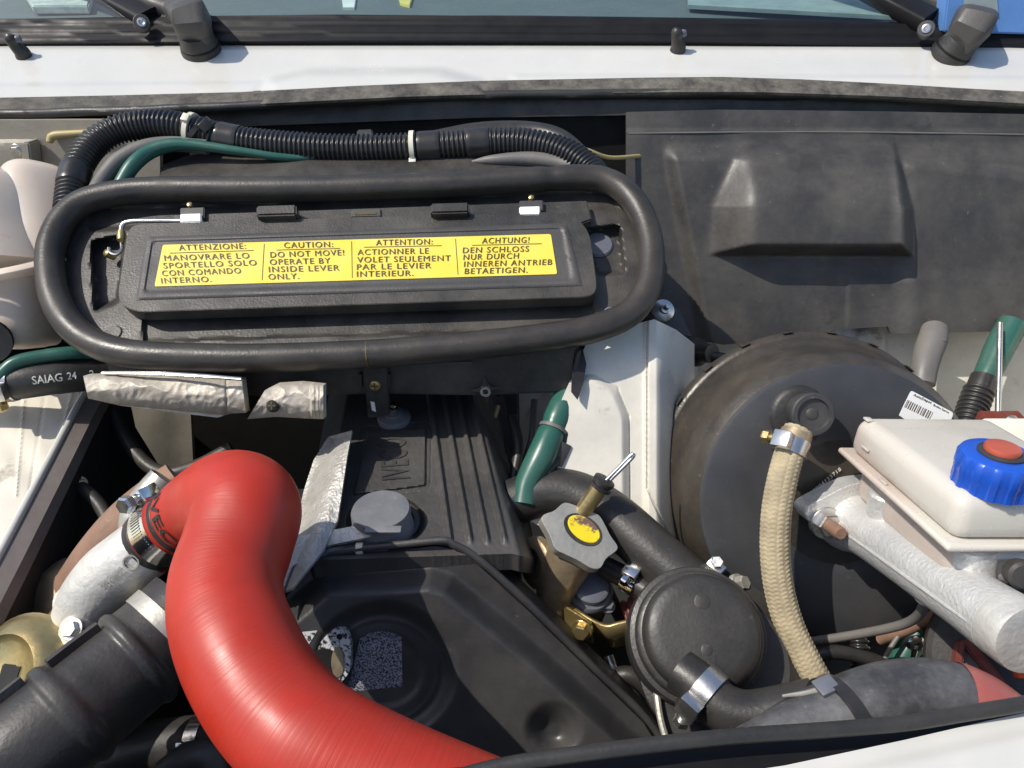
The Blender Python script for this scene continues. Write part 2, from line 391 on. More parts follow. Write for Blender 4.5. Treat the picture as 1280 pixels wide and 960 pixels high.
def patch(pl, top, bot, nu, nv, hf=None, th=.01, base=0.0):
    """moulded panel between a top and a bottom outline on a plane, with relief and a skirt"""
    T = poly_at(top, nu); B = poly_at(bot, nu); vs = []; fs = []
    for j in range(nv):
        t = j / (nv - 1)
        for i in range(nu):
            x = T[i][0] + (B[i][0] - T[i][0]) * t; y = T[i][1] + (B[i][1] - T[i][1]) * t
            vs.append(pl.at(x, y, base + (hf(x, y) if hf else 0)))
    for j in range(nv - 1):
        for i in range(nu - 1): fs.append([j * nu + i, j * nu + i + 1, (j + 1) * nu + i + 1, (j + 1) * nu + i])
    if th:
        loop = [i for i in range(nu)] + [j * nu + nu - 1 for j in range(1, nv)] + [(nv - 1) * nu + i for i in range(nu - 2, -1, -1)] + [j * nu for j in range(nv - 2, 0, -1)]
        k = len(vs); vs += [vs[i] - pl.n * th for i in loop]; m = len(loop)
        for i in range(m): fs.append([loop[i], k + i, k + (i + 1) % m, loop[(i + 1) % m]])
        fs.append([k + i for i in range(m)])
    return MB().add(vs, fs)

# lettering
def glyphs(txt, ext=.0, off=0.0, sp=1.0):
    c = bpy.data.curves.new('t', 'FONT'); c.body = txt; c.size = 1; c.offset = off; c.resolution_u = 3; c.space_character = sp
    o = bpy.data.objects.new('t', c); col.objects.link(o)
    me = bpy.data.meshes.new_from_object(o.evaluated_get(bpy.context.evaluated_depsgraph_get()))
    vs = [(v.co.x, v.co.y) for v in me.vertices]; fs = [list(p.vertices) for p in me.polygons]
    bpy.data.objects.remove(o); bpy.data.curves.remove(c); bpy.data.meshes.remove(me)
    x0 = min(v[0] for v in vs); x1 = max(v[0] for v in vs)
    return [((x - x0) / (x1 - x0), y / .73) for x, y in vs], fs # u 0..1 over the width, v 0..1 cap height
def text_px(pl, txt, p0, p1, up, h, off=.012, sp=1.1, th=.0):
    g, fs = glyphs(txt, off=off, sp=sp)
    vs = [pl.at(p0[0] + (p1[0] - p0[0]) * u + up[0] * v, p0[1] + (p1[1] - p0[1]) * u + up[1] * v, h) for u, v in g]
    mb = MB().add(vs, fs)
    if th:
        k = len(vs); low = [p - pl.n * th for p in vs]; E = {}
        for f in fs:
            for a, b in zip(f, f[1:] + f[:1]):
                e = (min(a, b), max(a, b)); E.setdefault(e, []).append((a, b))
        mb.v += low
        for e, l in E.items():
            if len(l) == 1: a, b = l[0]; mb.f.append([a, a + k, b + k, b])
    return mb
def text_tube(tb, txt, t0, t1, a0, a1, off=.0006, boff=.012, along=True):
    g, fs = glyphs(txt, off=boff)
    if along: vs = [tb.surf(t0 + (t1 - t0) * u, a0 + (a1 - a0) * v, off) for u, v in g]
    else: vs = [tb.surf(t0 + (t1 - t0) * v, a0 + (a1 - a0) * u, off) for u, v in g]
    return MB().add(vs, fs)
def bar_px(pl, p0, p1, w, h, th=.0002):
    a, b = Vector(p0), Vector(p1); d = (b - a).normalized(); q = Vector((-d.y, d.x)) * w / 2
    return prism([pl.at(*(a + q), h), pl.at(*(b + q), h), pl.at(*(b - q), h), pl.at(*(a - q), h)], pl.n, th)
# fasteners
def screw(o, ax, r, m, parent, name='screw', kind='hex', h=None):
    h = h or r * .8
    if kind == 'hex':
        s = lathe([(r * 1.35, -.002), (r * 1.35, h * .25), (r * 1.3, h * .3)], o, ax, 24).build('washer' if parent else name, m, parent)
        b = lathe([(r, h * .2), (r, h * .95), (r * .9, h * 1.1), (0, h * 1.1)], o, ax, 6, ).build(name, m, parent, 20); return b
    prof = [(r, -.002), (r, h * .4), (r * .85, h * .8), (r * .5, h), (r * .16, h)]
    mb = lathe(prof + [(0, h)], o, ax, 20); u, v, n = basis(ax)
    b = mb.build(name, m, parent)
    rec = MB()
    for d, e in ((u, v), (v, u)):
        k = box(o + n * (h * .98), (d, n.cross(d), n), (r * .6, r * .12, h * .08), 0); rec.add(k.v, k.f)
    rec.build('slot', 'ink', b if parent is None or parent.parent is None else parent); return b
def clamp(tb, t, label, ang=0.0, w=.0055, m='steel', sm='steel', off=.0012, head=1.0, group=None):
    """worm-drive hose clamp on tube tb at distance t"""
    c, ax, r, (u, v) = tb.frame(t); hd = (u * math.cos(ang) + v * math.sin(ang)); tg = ax.cross(hd)
    T_ = thing('hose_clamp', c - Vector((0, 0, r)), label, 'hose clamp', group)
    band = ringband(c, ax, r - .0015, r + off, w).build('band', m, T_)
    for k in range(16): # worm slots
        a = ang + .55 + k * .085; d = u * math.cos(a) + v * math.sin(a)
        box(c + d * (r + off), (ax, ax.cross(d), d), (w * .55, .0006, .0006), 0).build('band_ridge', sm, T_)
    box(c + hd * (r + off + .003 * head), (ax, tg, hd), (w * 1.1, .007 * head, .0042 * head), .001).build('screw_housing', m, T_)
    s = c + hd * (r + off + .0038 * head) + tg * .007 * head
    lathe([(.003 * head, -.001), (.003 * head, .004 * head)], s, tg, 16).build('screw_shank', sm, T_)
    lathe([(.0052 * head, .003 * head), (.0055 * head, .0075 * head), (.0045 * head, .009 * head), (0, .009 * head)], s, tg, 6).build('screw_head', sm, T_, 20)
    return T_


# ================================================================== BODY AND SETTING
X3 = (Vector((1, 0, 0)), Vector((0, 1, 0)), Vector((0, 0, 1)))
# --- cowl panel below the windscreen
COWL = slope(P(640, 122, 1.0), 20)
seal_top = [(-40, 123), (0, 122), (150, 119), (300, 115), (450, 107), (600, 101), (800, 97), (900, 96), (1000, 99), (1100, 104), (1200, 110), (1330, 117)]
seal_bot = [(-40, 149), (0, 148), (150, 145), (300, 138), (500, 128), (640, 124), (850, 122), (950, 122), (1100, 127), (1200, 132), (1330, 139)]
chan_bot = [(-40, 168), (0, 166), (300, 158), (600, 147), (780, 144), (900, 141), (1100, 143), (1330, 148)]
trim_bot = [(-40, 54), (0, 53), (200, 51), (420, 49), (640, 49), (850, 50), (1000, 53), (1150, 56), (1330, 62)]
trim_top = [(-40, 25), (0, 24), (150, 21), (420, 18), (640, 20), (850, 22), (1000, 25), (1280, 35), (1330, 37)]
bumpP = [(300, 170), (335, 97), (385, 85), (550, 84), (600, 98), (640, 170)]
def cowl_h(x, y):
    h = .010 * emb(sdp(x, y, bumpP), 18, 4)
    lip = 112 - .010 * x if x < 640 else 100 + .004 * (x - 640)
    h += .003 * ss((y - lip + 10) / 8) * (1 - emb(sdp(x, y, bumpP), 20, 14))
    h -= .010 * ss((64 - y) / 14)
    h += .004 * ss((x - 640) / 260) * ss((y - 70) / 26)
    return h
cowl = patch(COWL, trim_bot, [(a, b + 10) for a, b in seal_top], 260, 40, cowl_h, .004).build('cowl_panel', 'white')
tag(cowl, 'white painted cowl panel with a raised step below the windscreen', 'body panel')
# --- weathered rubber seal lying on the cowl's edge
def edge_tube(tp, bt, pl, h, rad_scale=.5, n=150):
    A = poly_at(tp, 30); B = poly_at(bt, 30); pts = []
    for a, b in zip(A, B):
        p = pl.at((a[0] + b[0]) / 2, (a[1] + b[1]) / 2, h); d = (p - CAM).dot(FWD); pts.append((p, px(math.hypot(b[1] - a[1], 0), d) * rad_scale))
    return pts
sp_ = edge_tube(seal_top, seal_bot, COWL, .004, .52)
def seal_r(r, s, a, T): return r * (1 + .05 * noise.noise(Vector((s * 18, a * .8, 3))) + .03 * noise.noise(Vector((s * 70, a * 2, 1))))
st = Tube(sp_, 260, 18, rfun=seal_r, power=2.6)
t_ = thing('bonnet_seal', sp_[0][0], 'long weathered black rubber bonnet seal along the cowl edge', 'rubber seal')
patch(COWL, seal_top, [(a, b - 7) for a, b in seal_bot], 240, 12, lambda x, y: cowl_h(x, y) + .0032 + .0010 * noise.noise(Vector((x * .02, y * .06, 2))) + .0008 * noise.noise(Vector((x * .12, y * .2, 5))), .004).build('seal_lip', 'seal_dirty', t_)
Tube([(COWL.at(x, y - 5.5 + 1.2 * noise.noise(Vector((x * .012, 0, 0))), .0035), .0062) for x, y in poly_at(seal_bot, 60)], 240, 12, rfun=lambda r, s, a, T: r * (1 + .10 * noise.noise(Vector((s * 25, a, 3))))).mb.build('seal_bead', 'rubber', t_)
CH = slope(COWL.at(640, 124, -.006), 66)
patch(CH, [(a, b - 6) for a, b in seal_bot], chan_bot, 120, 8, lambda x, y: .0015 * noise.noise(Vector((x * .01, y * .05, 0))), .006).build('seal_channel', 'plastic_d', t_)
# --- windscreen: trim strip and glass
TR = slope(COWL.at(640, 49, .003), 38)
wt = thing('windscreen', TR.at(640, 49), 'windscreen glass with a black rubber strip along its bottom', 'windscreen')
patch(TR, trim_top, [(a, b + 1.5) for a, b in trim_bot], 100, 10, lambda x, y: .0012 * math.sin((y - .004 * x) * .55), .012).build('rubber_strip', 'trim', wt)
GLP = slope(TR.at(640, 22, -.001), 36)
patch(GLP, [(-120, -160), (1400, -160)], [(-60, 27), (420, 20), (850, 24), (1000, 28), (1345, 40)], 12, 8, None, 0).build('glass_pane', 'glass', wt)
# --- what shows behind the glass
DB = slope(GLP.at(640, 22, -.03), 3)
db = struct(patch(DB, [(-500, -105), (1800, -105)], [(-120, 24), (640, 19), (1000, 24), (1400, 37)], 30, 12, lambda x, y: .006 * math.sin(x * .004), .02).build('dashboard', 'dash'))
tag(prism([DB.at(*p, .016) for p in [(20, -24), (118, -24), (110, 7), (40, 7)]], DB.n, .012, .002).build('cloth', 'cloth'), 'folded checked cloth lying on the dashboard behind the glass', 'cloth')
tag(prism([DB.at(*p, .010) for p in [(498, -5), (516, -6), (512, 6), (500, 3)]], DB.n, .006, .0005).build('note_paper', 'paper_y'), 'small yellow note lying on the dashboard behind the glass', 'paper')
tag(prism([DB.at(*p, .010) for p in [(427, -4), (445, -4), (443, 9), (429, 9)]], DB.n, .006, .0005).build('note_paper', 'paper'), 'pale square card lying on the dashboard behind the glass', 'paper')
tag(prism([DB.at(*p, .010) for p in [(860, -30), (1080, -26), (1120, 20), (860, 6)]], DB.n, .006, .0005).build('map_sheet', 'paleglass'), 'large pale green sheet lying on the dashboard behind the glass', 'paper')
bt_ = thing('door_pillar', DB.at(1250, 34), 'blue trimmed cab door frame seen through the windscreen corner', 'door')
BP = slope(DB.at(1250, 30, .0), 80)
prism([BP.at(*p, .03) for p in [(1190, -60), (1330, -60), (1330, 44), (1180, 40)]], BP.n, .03, .002).build('frame', 'bluetrim', bt_)
prism([BP.at(*p, .033) for p in [(1203, -50), (1242, -50), (1248, 16), (1206, 14)]], BP.n, .002, 0).build('window_pane', 'paleglass', bt_)
# --- bulkhead, shield-side firewall, wing ledges, floor: the bay
def slab(name, m, c, hs, bev=.003): return struct(box(Vector(c), X3, hs, bev).build(name, m))
slab('bulkhead_wall', 'cav', (-.16, 1.06, .85), (.66, .012, .40))
FW = slope(P(1100, 430, 1.045), 58)
gro = [(655, 520), (700, 470), (742, 468), (772, 486), (786, 520), (787, 640)]
def fw_h(x, y):
    h = -.004 * emb(abs(sdline(x, y, gro)) - 3, 5)
    h += .012 * ss((x - 806) / 7) * (1 - ss((x - 842) / 30))  # folded flange left of the booster
    h -= .005 * emb(abs(x - 811 - .012 * (y - 420)) - 2, 3)
    for rc in ([(842, 456), (900, 446), (900, 700), (842, 700)], [(1048, 409), (1106, 409), (1108, 520), (1048, 520)]):
        h -= .003 * emb(abs(sdp(x, y, rpoly(rc, 14))) - 1.5, 3)
    return h
# nearer, lit toe-board step left of the booster
FS = slope(P(760, 540, .775), 50)
def fs_h(x, y):
    h = -.004 * emb(abs(sdline(x, y, gro)) - 3, 5) + .006 * ss((x - 802) / 10)
    h -= .006 * emb(abs(x - 809 - max(0, y - 610) * .45) - 2, 3)
    h -= .085 * max(0, (x - 820) / 46) ** 1.4 + .012 * ss((470 - y) / 70) * ss((x - 700) / 60)
    h += .010 * emb(sdp(x, y, rpoly([(700, 470), (742, 468), (772, 486), (786, 520), (787, 700), (640, 700)], 10)), 14, 4)
    return h + .0022 * noise.noise(Vector((x * .014, y * .014, 3)))
fs_o = patch(FS, [(735, 425), (790, 406), (818, 399), (845, 412), (868, 430)], [(640, 640), (740, 690), (830, 700), (868, 710)], 180, 140, fs_h, .008).build('firewall_step', 'streaky'); struct(fs_o)
fw = patch(FW, [(560, 380), (780, 378), (1400, 378)], [(560, 780), (780, 790), (1420, 790)], 300, 110, fw_h, .01).build('firewall', 'streaky'); struct(fw)
# left bulkhead patch behind the tank, shade put into its grimy paint
BL = slope(PY(50, 190, .985), 84)
bl = patch(BL, [(-60, 150), (100, 150), (200, 150)], [(-60, 260), (100, 260), (200, 260)], 60, 24, lambda x, y: .006 * emb(sdp(x, y, [(-40, 176), (48, 174), (52, 240), (-40, 240)]), 5) - .006 * emb(abs(y - 166) - 2, 3), .01).build('bulkhead_panel', 'shaded_grime'); struct(bl)
screw(BL.at(22, 189, .006), BL.n, .007, 'steel', bl, 'bolt')
prism([BL.at(*p, .028) for p in [(27, 178), (36, 178), (40, 212), (26, 212)]], BL.n, .026, .002).build('bracket', 'shaded_grime', bl)
# inner wing ledge on the left, lit white, with a drop into the bay
ZL = .984
LD = Plane(PZ(60, 560, ZL), Vector((.10, 0, 1)))
edge = [(128, 455), (118, 473), (98, 505), (60, 577), (0, 690), (-60, 800)]
def led_h(x, y):
    h = 0
    for k, (a, b) in enumerate((((96, 470), (60, 600)), ((60, 470), (36, 620)), ((30, 500), (20, 620)))):
        h += .005 * emb(sdline(x, y, [a, b]) - 3, 9) * (1 if k != 1 else -.7)
    return h + .002 * noise.noise(Vector((x * .03, y * .03, 0)))
ld = patch(LD, [(-300, 455), (-300, 800)], [(118, 455), (98, 495), (60, 567), (0, 680), (-60, 790)], 220, 160, led_h, .02).build('wing_ledge', 'bay_white'); struct(ld)
lip = [(LD.at(x, y, .010), .004) for x, y in edge]
el = Tube(lip, 60, 10).mb.build('ledge_edge', 'white', ld)
# lip flange and dark inner face
top3 = [LD.at(x, y, .010) for x, y in poly_at(edge, 30)]
vs = []; fs = []
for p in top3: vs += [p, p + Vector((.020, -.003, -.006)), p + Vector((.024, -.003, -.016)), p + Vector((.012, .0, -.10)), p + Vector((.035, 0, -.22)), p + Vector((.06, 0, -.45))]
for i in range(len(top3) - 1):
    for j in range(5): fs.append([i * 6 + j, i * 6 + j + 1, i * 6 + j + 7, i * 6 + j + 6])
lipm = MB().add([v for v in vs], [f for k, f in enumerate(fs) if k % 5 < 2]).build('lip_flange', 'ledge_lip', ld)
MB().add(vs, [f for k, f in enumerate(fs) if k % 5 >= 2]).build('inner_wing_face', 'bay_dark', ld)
# pale side of the footwell, its shade painted in as a darker colour
FWL = slope(PY(190, 580, .92), 84)
fl = patch(FWL, [(120, 470), (236, 470)], [(60, 760), (250, 760)], 30, 30, lambda x, y: .004 * noise.noise(Vector((x * .02, y * .02, 2))), .01).build('footwell_panel', 'shaded_grime'); struct(fl)
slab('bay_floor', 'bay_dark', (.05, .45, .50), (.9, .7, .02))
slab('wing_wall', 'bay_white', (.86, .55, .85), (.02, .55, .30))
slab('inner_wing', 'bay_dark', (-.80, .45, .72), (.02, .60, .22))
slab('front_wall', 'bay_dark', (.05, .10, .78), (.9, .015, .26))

# --- wipers
def wiper(armpx, kn, base, label, d, rivet):
    b0 = COWL.at(base[0], base[1], 0)
    t = thing('windscreen_wiper', b0, label, 'wiper', 'windscreen wipers')
    lathe([(.0275, -.003), (.0282, .004), (.0268, .008), (.0250, .016), (.0225, .026)], b0, COWL.n + Vector((kn[2], 0, 0)), 32).build('base_collar', 'rubber', t)
    lathe([(.0270, .008), (.0266, .011), (.024, .012)], b0, COWL.n + Vector((kn[2], 0, 0)), 32).build('collar_ring', 'trim', t)
    pts = [(P(*q[:3]), q[3]) for q in kn[3][:3]]; axn = (COWL.n + Vector((kn[2], 0, 0))).normalized(); pts += [(b0 + axn * .050 + Vector((0, .004, 0)), kn[3][3][3]), (b0 + axn * .030, kn[3][4][3]), (b0 + axn * .018, kn[3][4][3] * .98)]
    Tube(pts, 40, 28, power=4.2, flat=.80, ref=COWL.n).mb.build('knuckle', 'plastic', t)
    pts = [(P(*q[:3]), q[3]) for q in armpx]
    Tube(pts, 30, 20, power=5, flat=.55, ref=COWL.n).mb.build('arm', 'trim', t)
    c = P(*rivet); ax = (CAM - c).normalized() + Vector((0, 0, .3))
    lathe([(.0115, -.012), (.0115, .0), (.0105, .001), (0, .001)], c, ax, 24).build('pivot_boss', 'plastic', t)
    lathe([(.0065, 0), (.0062, .0025), (.004, .003), (.0025, .0018), (0, .0018)], c, ax, 20).build('rivet', 'steel', t)
wiper([(60, -46, 1.17, .016), (130, -8, 1.12, .018), (186, 22, 1.085, .019)], (0, 0, .0, [(172, -8, 1.12, .022), (202, 6, 1.11, .025), (230, 16, 1.10, .0265), (248, 34, 1.09, .0255), (252, 54, 1.086, .0225)]), (252, 64), 'black wiper over the raised step of the cowl, broad dusty knuckle', 1.1, (177, 28, 1.060))
wiper([(1030, -44, 1.17, .019), (1100, -6, 1.11, .022), (1160, 26, 1.08, .023)], (0, 0, .30, [(1150, -6, 1.13, .023), (1184, 10, 1.11, .027), (1207, 28, 1.10, .0275), (1205, 46, 1.088, .0255), (1197, 60, 1.085, .0225)]), (1186, 70), 'black wiper above the grey moulded cover, clean knuckle with bright rivet', 1.1, (1158, 36, 1.050))
for x, y, lb in ((30, 70, 'small black washer nozzle beside the broad dusty wiper knuckle'), (847, 63, 'small black washer nozzle alone on the cowl, above the grey cover')):
    b0 = COWL.at(x, y, 0); t = thing('washer_nozzle', b0, lb, 'washer nozzle', 'washer nozzles on the cowl')
    Tube([(b0 - COWL.n * .003, .0115), (b0 + COWL.n * .006, .0105), (b0 + COWL.n * .016 + Vector((-.004, 0, 0)), .008), (b0 + COWL.n * .027 + Vector((-.005, .002, 0)), .0085), (b0 + COWL.n * .032 + Vector((-.004, .004, 0)), .005)], 24, 20).mb.build('body', 'rubber', t)
    lathe([(.0001, -.005), (.0045, -.004), (.0055, 0), (.0045, .003), (0, .0045)], b0 + COWL.n * .025 + Vector((.004, .003, 0)), Vector((1, .4, .2)), 16).build('jet', 'bluegrey', t)

# --- front slam panel and its rubber edge
FP = slope(P(1100, 930, .405), 6)
fpw = patch(FP, [(600, 1002), (800, 983), (980, 957), (1130, 925), (1230, 902), (1300, 887), (1420, 862)], [(600, 1100), (980, 1100), (1200, 1060), (1420, 1000)], 120, 30, lambda x, y: .0015 * noise.noise(Vector((x * .01, y * .01, 0))) + .004 * ss((y - 960 + (x - 980) * .22 - 10) / 25), .05).build('front_panel', 'white'); tag(fpw, 'white painted front panel behind the black rubber strip', 'body panel')
Tube([(FP.at(x, y, .006), .0042) for x, y in ((560, 975), (640, 955), (760, 938), (900, 922), (1040, 912), (1130, 904), (1200, 893), (1300, 876), (1420, 850))], 90, 14).mb.build('tmp', 'rubber')
o = bpy.data.objects['tmp']; o.name = 'edge_strip'; tag(o, 'black rubber edge strip running along the white front panel', 'rubber seal')
k = patch(Plane(FP.at(900, 960, -.012), FP.n), [(560, 960), (760, 943), (1040, 917), (1200, 897), (1420, 850)], [(560, 1060), (1420, 960)], 40, 6, None, .03).build('panel_flange', 'trim', fpw)

# ================================================================== HEATER INTAKE
HP = slope(P(440, 340, .80), 28)
hi = thing('heater_intake', HP.at(440, 470, -.05), 'black heater intake box with thick oval seal and yellow warning label', 'air intake')
loop = [(200, 237), (300, 237), (400, 236), (500, 233), (600, 229), (690, 223), (732, 222), (758, 226), (782, 240), (802, 268), (813, 305), (813, 342), (803, 372), (783, 394), (748, 409), (700, 419), (600, 431), (500, 440), (455, 443), (350, 447), (250, 447), (170, 443), (120, 430), (87, 405), (68, 370), (62, 330), (66, 300), (80, 273), (106, 252), (150, 241)]
def ring_r(r, s, a, T):
    k = math.exp(-((s / T - .285) / .006) ** 2) * .10
    return r * (1 + .018 * noise.noise(Vector((s * 14, a, 0))) + .006 * math.sin(s * 900) - k)
rt = Tube([(HP.at(x, y, .014), .0145) for x, y in loop], 420, 22, closed=True, rfun=ring_r)
ro = rt.mb.build('rim_seal', 'foam', hi)
# the seam where the seal's ends meet
c0 = HP.at(460, 443, .014); ringband(c0, HP.at(480, 441, .014) - HP.at(440, 444, .014), .0135, .01465, .0007).build('seal_joint', 'ink', ro)
topl = [(62, 330)] + [(66, 300), (80, 273), (106, 252), (150, 241)] + loop[:9] + [(802, 268), (813, 305), (813, 325)]
botl = [(62, 330), (68, 370), (87, 405), (120, 430), (170, 443), (250, 447), (350, 447), (455, 443), (500, 440), (600, 431), (700, 419), (748, 409), (783, 394), (803, 372), (813, 342), (813, 325)]
lowrec = [(178, 392), (742, 377), (745, 412), (178, 428)]
pkR = rpoly([(728, 284), (776, 279), (783, 344), (744, 346)], 8); pkL = rpoly([(112, 300), (160, 290), (150, 378), (116, 392)], 8)
def pan_h(x, y):
    h = -.006 * emb(sdp(x, y, lowrec), 3) - .016 * emb(sdp(x, y, pkR), 5) - .016 * emb(sdp(x, y, pkL), 5)
    h -= .004 * emb(sdp(x, y, [(105, 258), (770, 236), (775, 262), (110, 290)]), 5)
    return h
patch(HP, topl, botl, 300, 90, pan_h, .045).build('housing_tray', 'plastic_d', hi)
# under-seal duct: front of the box below the seal
a0 = HP.at(130, 446, -.02); a1 = HP.at(724, 422, -.02)
dn = Vector((0, .012, -.085))
q = [(130, 440), (728, 418), (722, 444), (716, 492), (600, 496), (470, 494), (330, 498), (150, 478), (130, 462)]
DP = slope(HP.at(440, 452, -.012), 80)
duct = prism([DP.at(*p) for p in q], DP.n, .17, .004).build('lower_duct', 'plastic_d', hi)
prism([DP.at(*p, .003) for p in [(180, 452), (330, 460), (590, 452), (590, 456), (330, 464), (180, 456)]], DP.n, .005, 0).build('duct_rib', 'plastic', hi)
# end flange of the duct
prism([DP.at(*p, .004) for p in [(722, 440), (727, 438), (722, 462), (718, 492), (714, 493), (716, 462)]], DP.n, .10, .001).build('duct_end_flange', 'plastic_d', hi)
# flap door
flap = rpoly([(160, 283), (182, 279), (712, 264), (737, 288), (747, 362), (738, 371), (168, 390), (146, 376)], 16, 6)
prism([HP.at(*p, .020) for p in flap], HP.n, .017, .0035, 3).build('flap_door', 'plastic_d', hi)
fd = bpy.data.objects['flap_door']
frame_o = rpoly([(183, 296), (708, 279), (728, 357), (170, 375)], 6)
inner = rpoly([(190, 301), (704, 285), (716, 350), (180, 366)], 6)
def fl_h(x, y):
    d = sdp(x, y, inner); return .0016 * (1 - emb(d, 3, 1)) * emb(sdp(x, y, frame_o), 3)
T_ = [(183, 296), (708, 279)]; B_ = [(170, 375), (728, 357)]
patch(HP, T_, B_, 220, 46, fl_h, .003, base=.0206).build('label_bed', 'plastic', fd)
prism([HP.at(*p, .012) for p in [(216, 268), (734, 250), (740, 274), (700, 290), (216, 296)]], HP.n, .012, .0015).build('hinge_strip', 'plastic_d', hi)
lab = prism([HP.at(*p, .0214) for p in rpoly([(203.5, 306), (688.5, 292.5), (696.5, 342.5), (193, 358)], 2.5, 3)], HP.n, .0006, 0).build('warning_label', 'yellow', hi)
lab['label'] = 'yellow warning label in four languages'
LN = [('ATTENZIONE:', 224, 313, 307.5, 310.7), ('MANOVRARE LO', 206, 326, 312, 322.7), ('SPORTELLO SOLO', 204.7, 335.5, 321, 331.5), ('CON COMANDO', 203, 345, 301.5, 341.5), ('INTERNO.', 202, 354.2, 264.5, 352.2),
 ('CAUTION:', 355.3, 310, 416.3, 308.7), ('DO NOT MOVE!', 338.2, 321.9, 430.2, 318.9), ('OPERATE BY', 337.4, 331, 413, 329), ('INSIDE LEVER', 336.2, 340.2, 424.3, 338), ('ONLY.', 335.8, 349.4, 374, 348.4),
 ('ATTENTION:', 470, 306.7, 540.6, 305.3), ('ACTIONNER LE', 447, 318.7, 535.8, 316.8), ('VOLET SEULEMENT', 446.6, 328.2, 563.3, 325.9), ('PAR LE LEVIER', 446.2, 337.2, 539, 335), ('INTERIEUR.', 446.2, 346, 516.7, 344.6),
 ('ACHTUNG!', 602.4, 304.3, 661.3, 303.1), ('DEN SCHLOSS', 578.4, 316.3, 661, 314.3), ('NUR DURCH', 579.2, 324.9, 648.2, 323), ('INNEREN ANTRIEB', 580, 333.6, 690, 330.8), ('BETAETIGEN.', 580.8, 342.4, 659.3, 340.6)]
for tx, x0, y0, x1, y1 in LN:
    k = (x0 - 445) / 250
    a_ = text_px(HP, tx, (x0 - .25, y0), (x1 - .25, y1), (1.2 * k, -7.4), .0218, 0.0, 1.16); b_ = text_px(HP, tx, (x0 + .3, y0 + .12), (x1 + .3, y1 + .12), (1.2 * k, -7.4), .0219, 0.0, 1.16)
    a_.add(b_.v, b_.f).build('lettering', 'ink', lab, 180)
for p0, p1 in (((212, 316.3), (317, 312.9)), ((345.4, 312.4), (425, 310.4)), ((455, 308.9), (552, 306.9)), ((590, 306.5), (677, 304.5)), ((330.2, 304.5), (327.5, 350)), ((439.4, 301.5), (440.2, 347)), ((569.3, 298.5), (572.5, 343.5))):
    bar_px(HP, p0, p1, .8, .0218).build('rule_line', 'ink', lab)
# hinge clips, stops, slot
def hb(cx, cy, w, h, z0, z1, m, nm, par, bev=.001):
    return prism([HP.at(*p, z1) for p in [(cx - w, cy - h + .03 * w), (cx + w, cy - h - .03 * w), (cx + w, cy + h - .03 * w), (cx - w, cy + h + .03 * w)]], HP.n, z1 - z0, bev).build(nm, m, par)
for cx, cy in ((238, 270), (662, 261)):
    hb(cx + 2, cy - 4, 15, 7, .002, .018, 'plastic', 'clip_block', hi)
    hb(cx, cy + 2, 13, 5.5, .006, .021, 'sticker', 'hinge_clip', hi)
    lathe([(.003, 0), (.003, .008), (.001, .009), (0, .009)], HP.at(cx + 2, cy - 9, .012), HP.n, 12).build('clip_pin', 'brass', hi)
for cx, cy, w in ((345, 262, 25), (562, 259, 24)):
    hb(cx, cy, w, 6.5, .002, .030, 'plastic_d', 'door_stop', hi, .002)
hb(457, 266, 19, 5, .004, .0145, 'plastic', 'latch_slot', hi)
bar_px(HP, (443, 267), (471, 266), 3, .0152).build('slot_gap', 'ink', hi)
# operating rod and its link
Tube([(HP.at(x, y, z), .0026) for x, y, z in ((226, 276, .016), (190, 276, .016), (166, 276.5, .016), (154, 280, .015), (151, 290, .012), (151, 300, .008))], 40, 10).mb.build('flap_rod', 'steel', hi)
lathe([(.004, -.006), (.0045, 0), (.004, .006)], HP.at(151.5, 295, .012), HP.at(151, 305) - HP.at(152, 285), 14).build('rod_sleeve', 'brass', hi)
Tube([(HP.at(x, y, .006), .0018) for x, y in ((152, 302), (152, 312), (146, 318), (138, 316), (136, 310))], 20, 8).mb.build('link_wire', 'steel', hi)
lathe([(.0045, -.006), (.005, .004), (.003, .006), (0, .006)], HP.at(137.5, 318, -.004), Vector((-.5, -.3, .6)), 14).build('link_nut', 'brass', hi)
lathe([(.009, -.002), (.009, .001), (.0075, .0025), (0, .0025)], HP.at(143, 417, -.001), HP.n, 24).build('tray_screw', 'plastic', hi)
lathe([(.006, -.001), (.006, .0018), (.0045, .0018), (.0042, .0002), (0, .0002)], HP.at(762, 391, 0), HP.n, 24).build('drain_eyelet', 'steel', hi)
lathe([(.0042, 0), (0, .0006)], HP.at(762, 391, .0003), HP.n, 18).build('eyelet_hole', 'ink', hi)
lathe([(.017, -.004), (.017, .0), (.015, .002), (0, .002)], HP.at(748, 306, -.015), HP.n, 28).build('pocket_knob', 'bluegrey', hi)
# rear lid of the box, under the conduit
LB = slope(HP.at(480, 214, -.004), 12)
prism([LB.at(*p) for p in rpoly([(200, 206), (240, 192), (700, 186), (740, 200), (742, 226), (198, 232)], 8)], LB.n, .06, .003).build('rear_lid', 'plastic_d', hi)
for cx, cy in ((247, 194), (456, 167), (655, 161)):
    prism([P(*p) for p in [(cx - 10, cy - 5, .93), (cx + 9, cy - 6, .93), (cx + 11, cy + 9, .90), (cx - 11, cy + 9, .90)]], LB.n, .05, .0015).build('lid_clip', 'plastic_d', hi)
